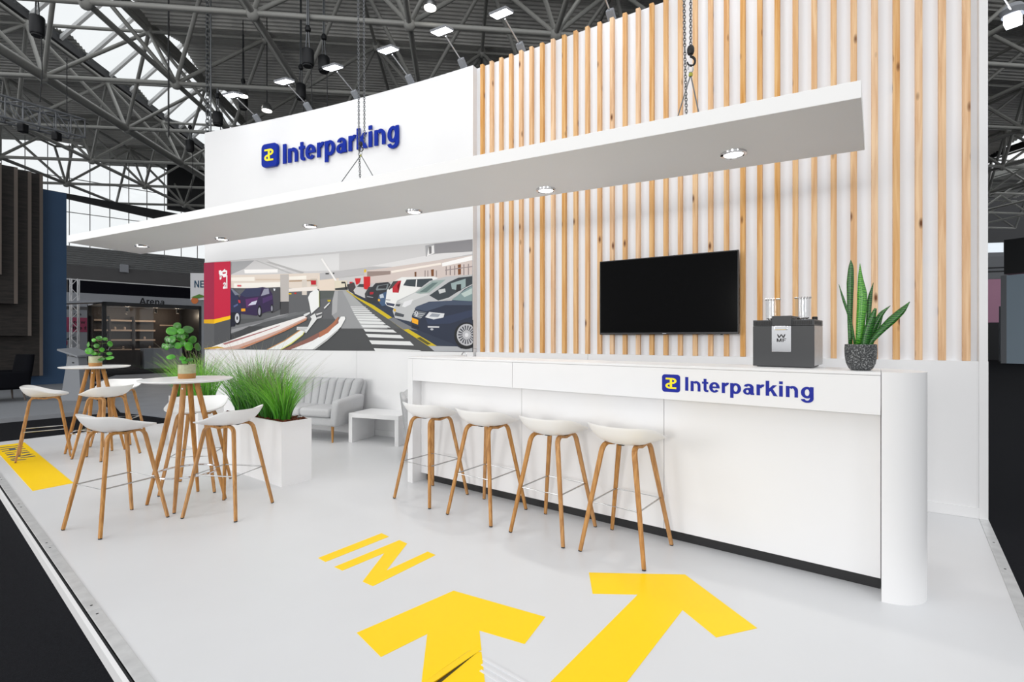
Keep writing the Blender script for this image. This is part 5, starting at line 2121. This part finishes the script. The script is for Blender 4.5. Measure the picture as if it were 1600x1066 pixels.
for x in (1.1, 2.15, 3.0):
    p = MB().tube([(x, 1.2, KH - .06), (x, 1.2, KH - .16)], .018, 8).build('pendant_stem', black, ks)
    MB().lathe([(.05, -.19), (.06, -.16), (.06, -.02), (.02, .0)], 14, Matrix.Translation((x, 1.2, KH - .14))).build('pendant_shade', black, p, smooth=40)
    dl = bpy.data.lights.new('pendant', 'POINT')
    dl.energy = 14
    dl.color = (1, .82, .62)
    dl.shadow_soft_size = .05
    o = bpy.data.objects.new('pendant_light', dl)
    COL.objects.link(o)
    o.parent = ks
    o.location = (x, 1.2, KH - .42)
for x0, x1 in ((fr, .95), (.97, 1.75)):
    MB().box(x0, x1, .05, .062, .125, KH - .165).build('glass_pane', clear_m, ks)
MB().box(.05, .062, fr, KD - fr, .125, KH - .1).build('glass_pane', clear_m, ks)
MB().hexa([(-1.25, .4, KH - .12), (.0, 0, KH - .02), (.0, 1.6, KH - .02), (-1.25, 2.0, KH - .12), (-1.25, .4, KH - .05), (.0, 0, KH + .06), (.0, 1.6, KH + .06), (-1.25, 2.0, KH - .05)]).build('side_awning', light_grey, ks)

# fascia board with the word, black banner above
fa = thing('fascia_board', 'pale fascia board with the dark word Arena above the glass kiosk', 'sign', (-21.4, 23.7, 0), AK)
MB().box(0, 5.9, 0, .1, 2.95, 3.62).build('board', light_grey, fa)
letters('Arena', .33, lambda s: Matrix.Translation((2.86 + s, -.001, 3.2)) @ EM, .012, inkm, fa, length=1.14)
bn = thing('black_banner', 'long black fabric banner hung above the pale fascia board', 'banner', (-21.5, 23.9, 0), AK)
MB().box(0, 6.0, .12, .16, 3.60, 4.28).build('fabric', black_fabric, bn)
MB().box(-.4, 6.0, .10, .18, 4.26, 4.31).build('top_rail', steel, bn)

# lattice tower
tw = thing('truss_tower', 'slender white lattice tower at the left end of the black banner', 'truss', (-19.1, 21.3, ZF), .5)
for sx1, sy1 in ((0, 0), (.25, 0), (0, .25), (.25, .25)):
    MB().tube([(sx1, sy1, 0), (sx1, sy1, 4.05)], .024, 8).build('chord', whitep, tw)
for k in range(11):
    z = .1 + k * .36
    for (a1, b1), (a2, b2) in (((0, 0), (.25, 0)), ((0, 0), (0, .25)), ((.25, 0), (.25, .25))):
        if k % 2:
            a1, b1, a2, b2 = a2, b2, a1, b1
        MB().tube([(a1, b1, z), (a2, b2, z + .34)], .012, 6).build('brace', whitep, tw)

# pink poster wall behind the tower
pk = thing('pink_poster', 'dusty pink poster with dark words on a pale wall left of the glass kiosk', 'poster', (-22.0, 23.4, 0), AK)
MB().box(0, 2.5, .05, .12, ZF, 1.70).build('wall_board', light_grey, pk)
MB().box(0, 2.5, .04, .12, 1.7015, 2.42).build('pink_sheet', pinkm, pk)
letters('Are w', .16, lambda s: Matrix.Translation((.72 + s, .039, 2.12)) @ EM, .004, inkm, pk, length=.62)
letters('the f', .16, lambda s: Matrix.Translation((.86 + s, .039, 1.83)) @ EM, .004, inkm, pk, length=.52)
letters('on', .14, lambda s: Matrix.Translation((.9 + s, .039, 2.52)) @ EM, .004, inkm, pk, length=.3)
MB().box(0, 2.5, .05, .12, 2.4215, 2.8).build('top_sheet', light_grey, pk)
c = MB()
c.prism([(.38 + .30 * math.cos(2 * PI * k / 24), 1.18 + .33 * math.sin(2 * PI * k / 24)) for k in range(24)], 0, .006, Matrix.Translation((0, .049, 0)) @ EM)
c.build('fruit_print', crimson, pk)
c = MB()
for a in (.1, .5, .9):
    c.prism([(.62, 1.33), (.64, 1.36), (.64 + .4 * math.cos(a), 1.36 + .25 * math.sin(a)), (.64 + .4 * math.cos(a), 1.33 + .25 * math.sin(a))], 0, .006, Matrix.Translation((0, .049, 0)) @ EM)
c.build('stalk_print', inkm, pk)

# small banner with three letters, orange fruit, grey post
nx = thing('small_banner', 'small white banner reading NEX with an orange fruit, beside the end of the wall', 'banner', (-12.40, 19.0, 0), math.radians(3))
MB().box(0, 1.2, 0, .05, 2.88, 3.92).build('board', whitep, nx)
letters('NEX', .27, lambda s: Matrix.Translation((.13 + s, -.001, 3.36)) @ EM, .006, tealink, nx, length=.62)
c = MB()
c.prism([(.17 + .13 * math.cos(2 * PI * k / 24), 2.86 + .13 * math.sin(2 * PI * k / 24)) for k in range(24)], 0, .02, Matrix.Translation((0, -.001, 0)) @ EM)
c.build('fruit_print', orange, nx)
MB().prism([(.05, 2.98), (.35, 3.10), (.6, 3.02), (.3, 2.94)], 0, .02, Matrix.Translation((0, -.0225, 0)) @ EM).build('leaf_print', greenp, nx)
MB().box(.38, .50, .06, .18, ZF, 2.9).build('post', grey_paint, nx)

# ================================================================ RIGHT: FAR BOOTHS
rb = thing('pale_booth', 'pale blue grey booth wall with small blue sign at the right edge', 'booth', (28.6, 28.5, ZF), math.radians(-62))
MB().box(0, 6, 0, .3, 0, 5.1).build('wall', palebooth, rb)
MB().box(-.25, .0, .0, .5, 0, 5.1).build('end_post', grey_paint, rb)
sg = MB().box(.95, 4, -.03, -.001, 4.1, 4.7).build('sign_board', bluesign, rb)
letters('Goo', .26, lambda s: Matrix.Translation((1.12 + s, -.031, 4.27)) @ EM, .01, whitep, sg, length=.75)
MB().box(.95, 4, -.03, -.001, .28, .95).build('dark_panel', navysign, rb)
MB().box(-.2, 6, .3, 1.2, 5.2, 7.2).build('dark_upper_block', black_metal, rb)
pb = thing('pink_booth', 'dim pink lit booth wall with grey banner beside the white stand wall', 'booth', (30.5, 33.5, ZF), math.radians(-20))
MB().box(0, 4.2, 0, .2, 0, 2.5).build('lower_wall', black_metal, pb)
MB().box(0, 4.2, 0, .2, 2.5, 5.4).build('pink_wall', pinkglow, pb)
MB().box(0, 4.2, -.02, .2, 5.41, 6.9).build('grey_banner', grey_paint, pb)
for k in range(2):
    MB().box(1.3, 2.9 - k * .6, -.03, -.021, 6.1 - k * .25, 6.2 - k * .25).build('banner_line', inkm, pb)
tag(MB().box(-.35, .35, -.35, .35, 0, 3.45).build('grey_pillar', grey_paint, loc=(30.9, 30.6, ZF), rz=.3), 'grey pillar between the pink booth and the pale booth', 'pillar')
for k, (x, y) in enumerate(((29.5, 30.9), (30.1, 31.6))):
    c = thing('dark_chair', ('dark stacking chair near the pink booth, the closer of two', 'dark stacking chair near the pink booth, the farther of two')[k], 'chair', (x, y, ZF), .5 + k)
    MB().box(-.24, .24, -.24, .24, .44, .50).build('seat', navysign, c, bevel=.01)
    MB().box(-.24, .24, .20, .25, .52, .95).build('backrest', navysign, c, bevel=.01)
    for a1 in (-.2, .2):
        for b1 in (-.2, .2):
            MB().tube([(a1, b1, 0), (a1, b1, .44)], .02, 6).build('leg', black_metal, c)
gl = tag(MB().box(0, 14, 0, .5, 6.9, 7.5).build('gallery_beam', grey_paint, loc=(29, 36.0, 0), rz=math.radians(-10)), 'pale grey gallery beam above the far right booths', 'beam')
w = empty_struct('window_4', (32, 38, 0), math.radians(-10))
for k in range(4):
    MB().box(1.2 + k * 2.0, 3.1 + k * 2.0, 0, .05, 7.6, 8.6).build('pane', mat('bright_window', 'dfe6ec', .4, emit='dfe8f0', estr=.7) if k == 0 else MATS['bright_window'], w)
hl = tag(MB().lathe([(.001, .08), (.25, .06), (.32, 0), (.28, -.05), (.001, -.06)], 20, cap=False).build('far_lamp', lamp_on, loc=(30.9, 29.9, 6.5), smooth=True), 'glowing round lamp above the pale booth at the right edge', 'lamp')
